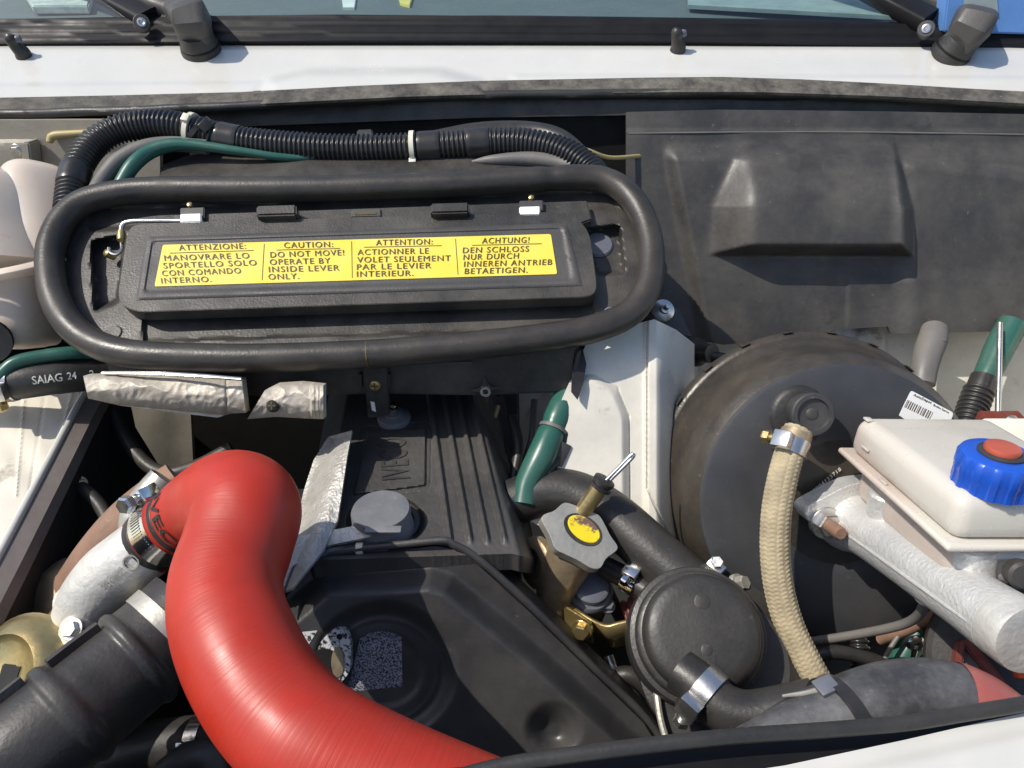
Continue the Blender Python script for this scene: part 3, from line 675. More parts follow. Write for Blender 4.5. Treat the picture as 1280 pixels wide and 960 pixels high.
# star bolt and hanging bracket
k = DP.at(607, 487, .004)
for j in range(4):
    a = j * math.pi / 2 + .1; u, v, n = basis(DP.n); d = u * math.cos(a) + v * math.sin(a)
    MB().add([k + n.cross(d) * .005, k - n.cross(d) * .005, k + d * .017, k + n * .006], [[0, 2, 3], [2, 1, 3], [1, 0, 3], [0, 1, 2]]).build('star_fin', 'plastic_d', hi)
lathe([(.0055, -.003), (.0055, .006), (.003, .006), (.0028, .003), (0, .003)], k, DP.n, 16).build('star_boss', 'pewter', hi)
br = thing('hanging_bracket', DP.at(470, 520, .01), 'grey steel strap bracket screwed to the intake box front', 'bracket')
prism([DP.at(*p, .008) for p in [(453, 460), (484, 459), (487, 518), (481, 521), (460, 523)]], DP.n, .006, .001).build('strap', 'plastic_d', br)
for x in (450, 486): prism([DP.at(*p, .006) for p in [(x - 2, 468), (x + 2, 468), (x + 2, 486), (x - 2, 486)]], DP.n, .008, .0005).build('strap_ear', 'plastic_d', br)
screw(DP.at(469, 481, .008), DP.n, .0062, 'brass', br, 'screw', 'cross', .004)
bm_ = prism([DP.at(*p, .0085) for p in [(463, 502), (468, 503), (470, 515), (465, 513)]], DP.n, .0006, 0).build('chipped_paint', 'sticker', br)

# ================================================================== HARNESS ABOVE THE INTAKE
def corr(period, amp):
    def f(r, s, a, T):
        w = math.sin(2 * math.pi * s / period); return r + amp * math.copysign(abs(w) ** .5, w)
    return f
hn = [(86, 262, .835, .0150), (90, 232, .85, .0152), (99, 205, .865, .0155), (117, 180, .88, .0158), (145, 163, .89, .0160), (180, 156, .895, .0162), (212, 156, .895, .0162), (245, 163, .895, .0165), (285, 174, .895, .0165), (340, 181, .895, .0165), (420, 186, .895, .0165), (500, 185, .895, .0165), (560, 182, .895, .0165), (620, 178, .895, .0165), (665, 180, .89, .0165), (705, 191, .88, .0165), (738, 212, .865, .0160), (750, 230, .85, .015)]
pts = pxs(hn)
ln = sum((a[0] - b[0]).length for a, b in zip(pts, pts[1:]))
hT = Tube(pts, int(ln / .0057 * 7), 20, rfun=corr(.0057, .0014))
hs = thing('wiring_conduit', pts[4][0] - Vector((0, 0, .02)), 'black corrugated wiring conduit arching over the heater intake', 'cable conduit')
hT.mb.build('corrugated_sleeve', 'conduit', hs, 60)
def at_x(tb, x): # distance along tube nearest a pixel column
    best = (1e9, 0)
    for i, c in enumerate(tb.C):
        d = (c - CAM); z = d.dot(FWD); q = W / 2 + F * d.dot(RT) / z
        if abs(q - x) < best[0]: best = (abs(q - x), tb.T * i / (tb.n - 1))
    return best[1]
hT.rf = None
for x0, x1 in ((272, 300), (523, 550), (584, 612)):
    hT.band(at_x(hT, x0), at_x(hT, x1), .0022, .0006).build('tape_band', 'tape', hs)
hT.band(.035, .062, .0022, .0006).build('tape_band', 'tape', hs)
for x, tilt, lb in ((239, 0, 'pale nylon cable tie round the conduit beside the black tie'), (516, 0, 'pale nylon cable tie round the conduit near the tape bands')):
    c, ax, r, (u, v) = hT.frame(at_x(hT, x)); t = thing('cable_tie', c - Vector((0, 0, r)), lb, 'cable tie', 'nylon ties on the conduit')
    ringband(c, ax, r - .001, r + .0032, .0028).build('strap', 'nylon', t)
    d = (u * .1 - Vector((0, .5, .5))).normalized() if x > 400 else (u + Vector((0, -.3, .2))).normalized(); d = (d - ax * d.dot(ax)).normalized()
    box(c + d * (r + .004), (ax, ax.cross(d), d), (.0042, .005, .003), .0008).build('head', 'nylon', t)
c, ax, r, (u, v) = hT.frame(at_x(hT, 247)); t = thing('cable_tie', c - Vector((0, 0, r)), 'black cable tie with square head tilted across the conduit', 'cable tie')
ax2 = (ax + Vector((0, .0, -.75))).normalized()
ringband(c, ax2, r + .0005, r + .0042, .003).build('strap', 'tape', t)
d = P(255, 156, .865) - c; d = d.normalized(); box(P(256, 157, .875), (ax2, ax2.cross(d).normalized(), d), (.006, .007, .004), .001).build('head', 'tape', t)
# companion hoses
tag(Tube(pxs([(116, 246, .84, .009), (130, 222, .855, .009), (150, 200, .865, .0095), (180, 185, .875, .0095), (215, 180, .885, .009), (260, 184, .885, .009)]), 40, 16).mb.build('grey_hose', 'greyhose'), 'short grey hose tucked under the conduit beside the green one', 'hose')
tag(Tube(pxs([(150, 232, .85, .008), (165, 208, .855, .0085), (185, 191, .865, .0085), (210, 182, .87, .008), (240, 181, .872, .0065), (300, 189, .875, .005), (360, 197, .885, .0045), (420, 195, .90, .004), (470, 188, .925, .004)]), 60, 16).mb.build('green_hose', 'green'), 'thin green hose running under the black conduit above the intake', 'hose')
tag(Tube(pxs([(540, 178, .93, .014), (600, 168, .935, .015), (660, 167, .935, .015), (700, 176, .92, .014), (735, 204, .895, .012)]), 50, 16).mb.build('rear_hose', 'rubber'), 'black hose lying behind the conduit', 'hose')
tag(Tube(pxs([(590, 202, .885, .0015), (615, 200, .882, .006), (660, 199, .88, .009), (700, 204, .875, .009), (745, 216, .86, .008)]), 30, 14).mb.build('flat_sleeve', 'greyhose'), 'grey flattened sleeve under the right end of the conduit', 'hose')
tag(Tube(pxs([(700, 175, .93, .0028), (735, 188, .93, .0028), (762, 197, .95, .0028), (800, 195, .99, .0028)]), 30, 10).mb.build('beige_wire', 'wire_y'), 'thin beige wire crossing the dark gap beside the moulded cover', 'wire')
tag(Tube(pxs([(62, 178, .97, .004), (66, 170, .97, .0055), (90, 167, .97, .0045), (140, 164, .97, .003)]), 24, 10).mb.build('yellow_wire', 'wire_y'), 'yellowish wire on the pale bulkhead behind the tank', 'wire')

# ================================================================== MOULDED COVER ON THE RIGHT
SH = slope(P(1030, 146, .985), 62)
bulge = rpoly([(925, 180), (1120, 178), (1143, 262), (1140, 305), (1118, 318), (915, 322), (889, 305), (893, 252)], 22, 6)
def sh_h(x, y):
    Hm = .041
    def lx(y): return 926 - (y - 182) * .44 if y < 258 else 892.5 - (y - 258) * .05
    def rx_(y): return 1119 + (y - 182) * .28 if y < 262 else 1141.4
    c = [Hm, (y - 178) / 74 * Hm, (x - lx(y)) / 50 * Hm, (rx_(y) - x) / 11 * Hm, (319 - y) / 12 * Hm, ((x - lx(y)) + (330 - y)) / 52 * Hm, ((rx_(y) - x) + (326 - y)) / 26 * Hm]
    k = .0042; m_ = min(c); h = m_ - k * math.log(sum(math.exp(-(q - m_) / k) for q in c)) + .001
    h = k * .6 * math.log(1 + math.exp(max(-40, min(40, h / (k * .6)))))
    h += .013 * ss((x - (826 + (y - 195) * .19)) / 22) * ss((y - 176) / 26)        # shoulder at the left end
    h += .004 * ss((y - 160) / 6) + .0015 * emb(abs(y - 166) - 1, 2)
    h += .0022 * ss((x - 1057 + (y - 330) * .03) / 8) * ss((y - 335) / 20)            # crease under the bulge
    h += .012 * ss((y - 185 - (x - 1110) * .13) / 22) * ss((x - 1110) / 40)
    h += .0016 * noise.noise(Vector((x * .012, y * .012, 5)))
    return h
cv = patch(SH, [(783, 140), (900, 137), (1100, 139), (1400, 145)], [(783, 382), (832, 394), (868, 425), (905, 431), (1000, 420), (1048, 412), (1110, 408), (1114, 417), (1280, 414), (1400, 412)], 340, 170, sh_h, .006).build('moulded_cover', 'shield')
Tube([(SH.at(x, y, .0045), .0011) for x, y in ((785, 167), (900, 165.5), (1050, 165), (1200, 167), (1390, 170))], 60, 8).mb.build('fold_glint', 'greyhose', cv)  # catch-light along the fold, painted as a paler grey rib
tag(cv, 'large dark grey moulded sound cover with a boxy bulge', 'cover panel')
cb = thing('cover_stud', SH.at(829, 392, -.02), 'small steel stud with washer below the corner of the moulded cover', 'bolt')
c = P(829, 388, .86); n = Vector((.1, -.7, .7))
prism([P(*p) for p in [(808, 398, .86), (826, 375, .87), (850, 385, .87), (868, 424, .875), (846, 418, .865)]], n, .06, .002).build('mount_plate', 'plastic', cb)
lathe([(.013, -.002), (.013, .001), (.010, .003), (.006, .005), (.0058, .010), (.0035, .011), (.003, .020), (0, .021)], P(829, 388, .855), n, 20).build('stud', 'steel', cb)

# ================================================================== LEFT: TANK, HOSES, FOIL SHIELDS
tk = thing('expansion_tank', P(30, 440, .86), 'milky plastic expansion tank at the left end of the intake seal', 'tank')
TF = slope(P(40, 330, .85), 72, 8)
def lobe(lst, n=40): return Tube(pxs(lst), n, 36, power=3.0, ref=Vector((0, -1, .3)))
mb = MB()
for lst in ([(-26, 240, .855, .012), (-25, 242, .852, .036), (-22, 249, .848, .046), (-17, 265, .842, .0515), (-4, 310, .835, .0525), (6, 352, .825, .0535)],
            [(38, 230, .89, .012), (39, 232, .887, .034), (41, 238, .884, .0425), (46, 254, .878, .0465), (58, 300, .868, .0485), (70, 350, .86, .050)]):
    k = lobe(lst).mb; mb.add(k.v, k.f)
mb.build('upper_shell', 'tank', tk, 60)
Tube(pxs([(-150, 372, .79, .005), (-60, 354, .775, .0055), (10, 342, .775, .0055), (60, 331, .80, .0055), (110, 321, .83, .005), (140, 314, .86, .004)]), 40, 10, power=4).mb.build('weld_seam', 'tank', tk)
mb = MB()
for lst in ([(-44, 345, .845, .052), (-40, 385, .840, .052), (-40, 402, .838, .046), (-40, 408, .838, .03)],
            [(14, 338, .855, .054), (14, 385, .848, .050), (14, 412, .845, .047), (13, 427, .843, .040), (13, 434, .843, .028), (13, 436, .843, .012)]):
    k = lobe(lst).mb; mb.add(k.v, k.f)
mb.build('lower_shell', 'tank', tk, 60)
# cap thread low on the left
lathe([(.022, -.02), (.022, .002)] + [(.022 + .002 * (i % 2), .002 + i * .002) for i in range(6)], P(-14, 424, .80), Vector((.3, -.7, .2)), 30).build('hose_spigot', 'rubber', tk)
# printed black hose with its clamp
lh = Tube(pxs([(-60, 482, .80, .0195), (10, 478, .80, .0195), (60, 472, .81, .0195), (110, 467, .83, .0195), (170, 463, .86, .0195), (230, 461, .88, .0195)]), 60, 28, ref=Vector((0, -.55, .83)))
lho = thing('coolant_hose', P(60, 500, .81), 'black coolant hose with white printed lettering below the tank', 'hose'); lh.mb.build('hose_wall', 'rubber', lho)
k0 = at_x(lh, 44); k1 = at_x(lh, 77)
text_tube(lh, 'SAIAG', k0, k1, .72, .27).build('lettering', 'whiteink', lho, 180)
text_tube(lh, '24', at_x(lh, 84), at_x(lh, 96), .68, .27).build('lettering', 'whiteink', lho, 180)
text_tube(lh, '2', at_x(lh, 107), at_x(lh, 113), .66, .27).build('lettering', 'whiteink', lho, 180)
def aim(tb, t, x, y, d): # angle round the tube that points at a pixel
    c, ax, r, (u, v) = tb.frame(t); q = P(x, y, d) - c; return math.atan2(q.dot(v), q.dot(u))
t0 = at_x(lh, 12); clamp(lh, t0, 'steel hose clamp with brass screw on the printed coolant hose', aim(lh, t0, 14, 505, .77) - .2, .008, 'steel', 'brass', head=1.3)
tag(Tube(pxs([(-30, 500, .78, .0072), (0, 470, .785, .0072), (20, 453, .79, .0072), (55, 445, .80, .0072), (90, 441, .81, .0072), (130, 441, .83, .007)]), 50, 16).mb.build('green_hose', 'green'), 'green hose curving over the printed coolant hose under the tank', 'hose')
# creased foil sheets under the intake
def crease(x, y, k):
    a = abs(noise.noise(Vector((x * .035 + y * .02, y * .05 - x * .012, k)))); b = abs(noise.noise(Vector((x * .09, y * .11 + x * .03, k + 4))))
    return .0030 * (.5 - a * 1.6) + .0009 * (.5 - b * 1.6)
F1 = slope(P(210, 495, .745), 66)
fo = thing('foil_sleeve', P(200, 520, .75), 'long stained aluminium foil sleeve below the intake seal', 'heat shield', 'foil heat sleeves under the intake')
def f1_h(x, y):
    yt = 468 + max(0, x - 200) * .05; yb = 504 + (x - 130) * .10; v = (y - yt) / (yb - yt)
    return .020 * max(0, 1 - (2 * v - 1) ** 2) ** .6 + crease(x, y, 1) - .005 * emb(abs(x - 283) - 3, 6)
patch(F1, [(104, 470), (150, 468), (220, 467), (302, 474)], [(110, 498), (150, 507), (230, 517), (272, 522), (288, 517), (307, 516)], 150, 50, f1_h, .012).build('sheet', 'creased', fo)
Tube(pxs([(128, 466, .732, .0016), (190, 467, .724, .0020), (250, 470, .718, .0020), (302, 474, .715, .0016)]), 50, 8, power=3).mb.build('folded_edge', 'steel', fo)
F2 = slope(P(360, 500, .732), 66)
fo = thing('foil_sleeve', P(360, 520, .73), 'short bolted foil sleeve with bright ribbed end beside the strap bracket', 'heat shield', 'foil heat sleeves under the intake')
def f2_h(x, y):
    v = (y - 480) / 44
    return .018 * max(0, 1 - (2 * v - 1) ** 2) ** .6 + crease(x, y, 9) + .005 * ss((x - 387) / 3) - .003 * emb(abs(x - 394) - 1, 2) - .003 * emb(abs(x - 399) - 1, 2)
patch(F2, [(331, 488), (345, 481), (375, 479), (404, 482)], [(309, 524), (345, 521), (380, 523), (404, 524)], 110, 46, f2_h, .012).build('sheet', 'creased', fo)
c = F2.at(342, 507, .016); screw(c, Vector((.0, -.75, .55)), .0065, 'bay_dark', fo, 'bolt', 'cross', .006)

# ================================================================== ENGINE
slab_e = box(Vector((-.075, .66, .73)), X3, (.085, .20, .18), .01)
eb = slab_e.build('engine_block', 'bay_dark'); tag(eb, 'dark engine block under the ribbed valve cover', 'engine')
VC = slope(PZ(520, 620, .995), -3)
vc = thing('valve_cover', VC.at(520, 690, -.05), 'ribbed black plastic valve cover with moulded maker name', 'engine cover')
VT = [(418, 455), (440, 455), (606, 455), (622, 455)]; VBt = [(372, 708), (400, 700), (640, 692), (672, 700)]
ribs = [(538, .14), (556, .18), (574, .20), (590, .235)]
pad = rpoly([(458, 538), (534, 533), (533, 608), (440, 620)], 5)
def vc_h(x, y):
    h = 0
    for x0, k in ribs:
        c = x0 + (y - 500) * k; h += .0045 * emb(abs(x - c) - 5.2, 4) * (1 - ss((y - 668) / 16))
    xr = 598 + (y - 500) * .285; xl = 428 - (y - 500) * .21
    h -= .07 * ss((x - xr + 6) / 26) ** 1.3; h -= .07 * ss((xl - x + 6) / 26)
    d = sdp(x, y, pad); h += .003 * emb(d, 3) - .002 * emb(abs(d - 5) - 1.5, 3)
    h -= .010 * emb(math.hypot((x - 482) / 1.5, y - 652) - 34, 5)
    return h + .0003 * noise.noise(Vector((x * .2, y * .2, 0)))
patch(VC, VT, VBt, 230, 170, vc_h, .02).build('cover_shell', 'plastic', vc)
tm = text_px(VC, 'IVECO', (512, 597), (506, 545), (-36, 3.0), .0042, .004, 1.05, .0025).build('lettering', 'gloss', vc, 30)
lathe([(.031, -.01), (.031, .002), (.029, .003), (.026, .003), (.025, -.006)], VC.at(484, 655, -.006), VC.n, 40).build('filler_collar', 'plastic', vc)
oc = thing('oil_filler_cap', VC.at(479, 658, 0), 'round grey oil filler cap on the ribbed valve cover', 'cap')
lathe([(.0285, -.006), (.029, .004), (.0278, .009), (.0272, .010), (.0272, .023), (.026, .0255), (.021, .026), (0, .0255)], VC.at(479, 662, -.004), VC.n, 48).build('cap_body', 'oilcap', oc)
box(VC.at(479, 662, .0225), (Vector((1, 0, 0)), Vector((0, 1, 0)), VC.n), (.016, .004, .0012), .001).build('grip_bar', 'oilcap', oc)
lathe([(.004, 0), (.004, .002), (0, .0025)], VC.at(477, 650, .002) + Vector((0, -.028, .004)), Vector((0, -1, .1)), 14).build('cap_pin', 'plastic', oc)
rs = thing('cover_stud', VC.at(493, 523, 0), 'grey washer and stud on the valve cover below the strap bracket', 'bolt')
lathe([(.018, -.002), (.019, .003), (.018, .006), (.010, .008), (.010, .011), (0, .011)], VC.at(493, 525, .001), VC.n, 30).build('washer', 'oilcap', rs)
lathe([(.0055, .010), (.0055, .017), (.003, .018), (.003, .022), (0, .022)], VC.at(493, 525, .001), VC.n, 6).build('nut', 'chrome', rs)
tag(Tube(pxs([(607, 545, .93, .0035), (618, 520, .95, .0035), (622, 508, .96, .0035)]), 12, 8).mb.build('steel_pipe', 'brass'), 'short brass pipe beside the rear of the valve cover', 'pipe')
tag(Tube(pxs([(630, 690, .80, .005), (634, 640, .83, .005), (634, 600, .855, .005), (626, 586, .865, .005), (612, 580, .87, .005)]), 30, 10).mb.build('fuel_pipe', 'rubber'), 'thin dark pipe bent along the right side of the valve cover', 'pipe')
# aluminium manifold shield left of the cover
ms = thing('manifold_shield', VC.at(380, 720, -.03), 'embossed aluminium heat shield between red hose and valve cover', 'heat shield')
MS = slope(VC.at(410, 620, .020), 12, -20)
msL = [(410, 546), (392, 575), (380, 612), (370, 655), (354, 695), (340, 745)]
def ms_h(x, y):
    d = sdline(x, y, msL)
    return -.030 * (1 - ss(d / 42)) ** 1.6 + .012 * ss((y - 610) / 70) * ss((430 - x) / 50) + .0010 * noise.noise(Vector((x * .08, y * .08, 0))) + .0006 * noise.noise(Vector((x * .4, y * .4, 4)))
patch(MS, msL, [(440, 538), (434, 570), (428, 610), (422, 650), (404, 688), (366, 735)], 150, 60, ms_h, .003).build('shield_wall', 'emboss', ms)
patch(Plane(MS.at(410, 670, .001), Vector((-.1, -.25, 1))), [(335, 676), (385, 668), (440, 658), (496, 656)], [(345, 760), (365, 708), (404, 683), (496, 664)], 90, 40, lambda x, y: .0014 * noise.noise(Vector((x * .08, y * .08, 1))), .003).build('shield_foot', 'emboss', ms)
prism([P(*p) for p in [(428, 674, .672), (496, 656, .680), (497, 667, .674), (446, 680, .668)]], Vector((0, -.8, .5)), .003, .0005).build('folded_tab', 'plastic_d', ms)
# timing cover
TC = slope(P(500, 690, .662), 58)
oL = [(330, 790), (352, 742), (388, 699), (420, 690), (545, 676), (566, 680), (600, 700), (660, 754), (740, 832), (810, 900), (850, 965)]
rdg = [(300, 840), (362, 768), (404, 733), (538, 724), (560, 731), (676, 826), (790, 930), (830, 1000), (300, 1000)]
def tc_h(x, y):
    d = sdp(x, y, rdg); h = .030 * emb(d, 34, 17)
    dd = math.hypot((x - 480) / 1.06, (y - 838)); h -= .009 * ss((90 - dd) / 22); h += .0022 * emb(abs(dd - 64) - 4, 10); h -= .002 * ss((50 - dd) / 10)
    c2 = math.hypot((x - 692), (y - 912) * 1.05); h -= .016 * ss((40 - c2) / 34)
    e = sdline(x, y, oL); h -= .006 * emb(e - 7, 4) - .008 * emb(e - 3, 3)
    return h
tc = thing('timing_cover', TC.at(560, 960, -.04), 'black moulded timing belt cover with round recess in front of the engine', 'engine cover')
patch(TC, oL, [(300, 1000), (560, 1010), (880, 1000)], 260, 150, tc_h, .05).build('cover_shell', 'gloss', tc)
# dark rubber gasket edge between the two covers
Tube([(TC.at(x, y, .004), .0035) for x, y in oL], 90, 10).mb.build('edge_bead', 'gloss', tc)
# flanged opening
FLG = Plane(TC.at(405, 830, .018), TC.n)
fo_ = [(382, 842), (402, 800), (420, 784), (434, 788), (439, 806), (438, 840), (420, 862), (398, 872), (380, 866)]
fg = prism([FLG.at(*p, .010) for p in rpoly(fo_, 8)], TC.n, .012, .0012).build('port_flange', 'worn_white', tc)
prism([FLG.at(405 + 24 * math.cos(a * .2618), 833 + 22 * math.sin(a * .2618), .0106) for a in range(24)], TC.n, .004).build('port_hole', 'cav', fg)
prism([FLG.at(422 + 8 * math.cos(a * .2618), 828 + 19 * math.sin(a * .2618), .0110) for a in range(24)], TC.n, .004).build('pulley_edge', 'rust', fg)
prism([FLG.at(424 + 3.6 * math.cos(a * .524), 796 + 3.6 * math.sin(a * .524), .0106) for a in range(12)], TC.n, .002).build('bolt_hole', 'cav', fg)
# what is left of an old printed label
patch(TC, [(450, 798), (462, 791), (482, 788), (502, 795)], [(434, 865), (503, 858)], 60, 60, tc_h, 0, base=.0006).build('worn_print', 'worn', tc)
patch(TC, [(356, 792), (397, 788)], [(372, 814), (384, 809)], 30, 30, tc_h, 0, base=.0006).build('worn_print', 'worn_white', tc)

# clear tube with white clip over the cover
ct = thing('vent_tube', P(440, 690, .73), 'thin bluish vent tube with white clip behind the timing cover', 'tube')
Tube(pxs([(384, 700, .655, .0036), (410, 690, .658, .0036), (445, 686, .660, .0036), (485, 684, .660, .0032)]), 30, 12).mb.build('tube_wall', 'bluegrey', ct)
ringband(P(450, 685.5, .660), P(460, 685, .660) - P(440, 686, .660), .003, .0055, .003).build('clip', 'nylon', ct)

# ================================================================== RED HOSE, ELBOW, AIR HOSE
rh = Tube(pxs([(188, 680, .625, .0275), (204, 666, .618, .0275), (226, 650, .61, .0285), (255, 632, .598, .0325), (286, 624, .582, .0385), (308, 637, .565, .0405), (298, 680, .548, .0398), (284, 724, .528, .0390), (285, 768, .508, .0388), (300, 812, .49, .0390), (324, 858, .476, .0385), (355, 898, .464, .0380), (398, 935, .453, .0378), (494, 985, .445, .0378), (612, 1036, .44, .038)]), 200, 48, ref=Vector((-.3, -.5, .8)))
rt_ = thing('turbo_hose', P(300, 900, .47), 'big glossy red silicone turbo hose curving over the engine', 'hose')
rh.mb.build('hose_wall', 'red', rt_, 180)
sA = at_x(rh, 191); sB = at_x(rh, 203); sC = at_x(rh, 225)
rh.band(sA + .001, sA + .009, .0007, .0005).build('printed_band', 'redprint', rt_, 180)
rh.band(sC - .002, sC + .004, .0007, .0005).build('printed_band', 'redprint', rt_, 180)
aI = aim(rh, sC + .015, 232, 640, .50)
text_tube(rh, 'IVECO', sC + .007, sC + .018, aI - 1.1, aI + 1.1, .0009, .02, False).build('lettering', 'redprint', rt_, 180)
seam = at_x(rh, 372); 
tq = sB + .008; clamp(rh, tq, 'wide bright steel clamp with cross screw on the red hose', aim(rh, tq, 190, 560, .60), .0095, 'chrome', 'chrome', .0016, 1.4)
# cast elbow
ce = Tube(pxs([(210, 660, .620, .0250), (192, 676, .622, .0262), (165, 698, .624, .0270), (136, 722, .627, .0270), (113, 750, .63, .0255), (99, 785, .634, .0235), (88, 826, .64, .022)]), 70, 32, ref=Vector((-.2, -.6, .7)), rfun=lambda r, s, a, T: r * (1 + .015 * noise.noise(Vector((s * 40, a, 0)))))
ceo = thing('outlet_elbow', P(95, 800, .63), 'cast aluminium elbow joined to the red hose, with raised casting marks', 'pipe')
ce.mb.build('elbow_body', 'alu', ceo)
s0, s1 = at_x(ce, 146), at_x(ce, 178); a0 = aim(ce, (s0 + s1) / 2, 176, 716, .50)
tx = text_tube(ce, '504 OWSG 12', s0, s1, a0 - .15, a0 + .15, .0011, .0); tx.build('casting_mark', 'pewter', ceo, 180)
c = ce.surf(at_x(ce, 182), a0 + .02, .0006); ringband(c, c - ce.frame(s1)[0], .0052, .0064, .0008).build('casting_ring', 'pewter', ceo)
for (x, y, d) in ((92, 788, .605), (84, 752, .62)):
    c = P(x, y, d); lathe([(.011, -.02), (.012, 0), (.0115, .004), (0, .004)], c, Vector((-.3, -.6, .7)), 20).build('bolt_lug', 'alu', ceo)
screw(P(92, 787, .60), Vector((-.2, -.5, .8)), .0068, 'steel', ceo, 'bolt')
prism([P(*p) for p in [(46, 782, .645), (94, 728, .645), (98, 731, .645), (52, 786, .645)]], Vector((-.4, -.6, .7)), .03, .001).build('flange_edge', 'rustpipe', ceo)
# rusty pipe and loop behind
tag(Tube(pxs([(228, 605, .70, .024), (192, 632, .69, .025), (160, 662, .685, .026), (128, 700, .69, .026), (104, 735, .70, .026)]), 40, 22).mb.build('exhaust_pipe', 'rustpipe'), 'rust brown exhaust pipe behind the cast elbow', 'pipe')
tag(Tube(pxs([(206, 598, .66, .014), (186, 622, .655, .0145), (172, 646, .65, .0145), (168, 668, .65, .013)]), 30, 18).mb.build('steel_elbow_pipe', 'pewter'), 'dull grey curved pipe between rust pipe and red hose', 'pipe')
# turbo housing and actuator
th_ = thing('turbo_housing', P(60, 840, .70), 'dark turbo housing block left of the air hose', 'turbocharger')
lathe([(.02, -.06), (.055, -.05), (.065, -.02), (.062, .0), (.045, .02), (.03, .024)], P(70, 780, .70), Vector((-.5, -.5, .7)), 36).build('housing', 'rust', th_)
wg = thing('wastegate_actuator', P(10, 870, .62), 'round brass coloured actuator can beside the black air hose', 'actuator')
wc = P(18, 850, .60); wa = Vector((-.25, -.50, .85))
lathe([(.024, -.05), (.046, -.045), (.050, -.012), (.053, -.008), (.053, -.001), (.049, .002), (.044, .012), (.034, .017), (.028, .012), (.0, .010)], wc, wa, 44).build('can', 'brass', wg)
prism([wc + wa.normalized() * .012 + basis(wa)[0] * a + basis(wa)[1] * b for a, b in ((-.006, -.03), (.012, -.028), (.016, .01), (-.004, .012))], wa, .004, .001).build('bracket', 'bay_dark', wg)
# ribbed black air hose
def air_r(r, s, a, T):
    k = 0
    for c in (.050, .105, .165): k += .0032 * math.exp(-((s - c) / .0050) ** 4)
    return r + k
ah = Tube(pxs([(238, 762, .605, .0385), (206, 793, .592, .0390), (178, 818, .58, .0395), (130, 857, .56, .0400), (85, 895, .54, .0400), (20, 950, .52, .0405), (-50, 1010, .51, .041)]), 150, 44, rfun=air_r, ref=Vector((-.3, -.5, .8)))
aho = thing('air_hose', P(60, 960, .55), 'thick black rubber air hose with raised ribs', 'hose'); ah.mb.build('hose_wall', 'rubber', aho)
ringband(ah.frame(.022)[0], ah.frame(.022)[1], .036, .0405, .006).build('end_cuff', 'pewter', aho)
for s0, s1 in ((.058, .098), (.112, .158)): # moulded bars along the hose
    a = aim(ah, (s0 + s1) / 2, 60, 760, .53); mb = MB()
    vs = []; 
    for j in range(9):
        s = s0 + (s1 - s0) * j / 8
        for da, of in ((-.07, -.001), (-.06, .006), (.06, .006), (.07, -.001)): vs.append(ah.surf(s, a + da, of))
    fs = [[j * 4 + i, j * 4 + i + 1, j * 4 + i + 5, j * 4 + i + 4] for j in range(8) for i in range(3)] + [[0, 1, 2, 3], [32, 33, 34, 35]]
    mb.add(vs, fs).build('moulded_bar', 'rubber', aho)
# lower radiator hose with clamp
lo = Tube(pxs([(120, 958, .66, .022), (180, 935, .655, .0215), (225, 928, .65, .0215), (262, 926, .645, .0215), (310, 930, .64, .0215), (380, 950, .63, .0215)]), 50, 24)
loo = lo.mb.build('radiator_hose', 'rubber'); tag(loo, 'dark hose crossing below the red hose near the air hose', 'hose')
clamp(lo, at_x(lo, 258), 'steel clamp on the dark hose below the red hose', aim(lo, at_x(lo, 258), 262, 945, .6), .006)
tag(Tube(pxs([(205, 965, .60, .010), (230, 948, .60, .011), (255, 942, .60, .011), (268, 955, .60, .010), (272, 985, .60, .010)]), 30, 14).mb.build('small_hose', 'plastic'), 'small black bent hose under the steel clamped dark hose', 'hose')
tag(Tube(pxs([(270, 958, .62, .0022), (285, 950, .62, .0022), (300, 946, .62, .0022)]), 14, 8).mb.build('orange_wire', 'orange'), 'short orange wire under the red hose', 'wire')

# ================================================================== CENTRE: FILLER NECK, HOSES, BRACKET
gh = Tube(pxs([(742, 428, .83, .011), (727, 462, .805, .0125), (708, 498, .785, .0145), (690, 540, .77, .0150), (676, 572, .76, .0150), (660, 604, .755, .0135), (655, 630, .75, .014)]), 60, 22, rfun=lambda r, s, a, T: r * (1 - .12 * math.exp(-((s - T * .58) / .006) ** 2) + .03 * noise.noise(Vector((s * 30, a, 1)))))
gho = thing('green_loom', P(660, 610, .87), 'thick green sleeved wiring loom beside the white firewall', 'wiring loom'); gh.mb.build('sleeve', 'green', gho)
c, ax, r, fr_ = gh.frame(at_x(gh, 690)); ringband(c, ax, r * .9, r * 1.04, .0018).build('tie_wire', 'greyhose', gho)
tag(Tube(pxs([(722, 490, .78, .002), (716, 515, .772, .002), (704, 545, .765, .002)]), 20, 8).mb.build('brown_wire', 'wire_o'), 'brown wire hanging beside the green loom', 'wire')
cn = thing('wire_connector', P(700, 590, .87), 'small black connector block hanging beside the green loom', 'connector')
box(P(703, 552, .77), basis(Vector((.2, -.7, .5)), Vector((.5, 0, .9))), (.010, .006, .007), .001).build('plug', 'tape', cn)
box(P(698, 566, .765), basis(Vector((.2, -.7, .5)), Vector((.5, 0, .9))), (.012, .008, .007), .001).build('socket', 'plastic', cn)
Tube(pxs([(700, 565, .765, .005), (688, 585, .758, .006), (668, 606, .755, .006)]), 20, 10).mb.build('taped_tail', 'tape', cn)
tag(prism([P(*p) for p in [(716, 440, .77), (728, 434, .77), (733, 455, .77), (729, 480, .76), (722, 500, .755), (714, 490, .755)]], Vector((0, -.8, .5)), .003, .0004).build('torn_gasket', 'tape'), 'torn black gasket strip under the right end of the intake', 'gasket')
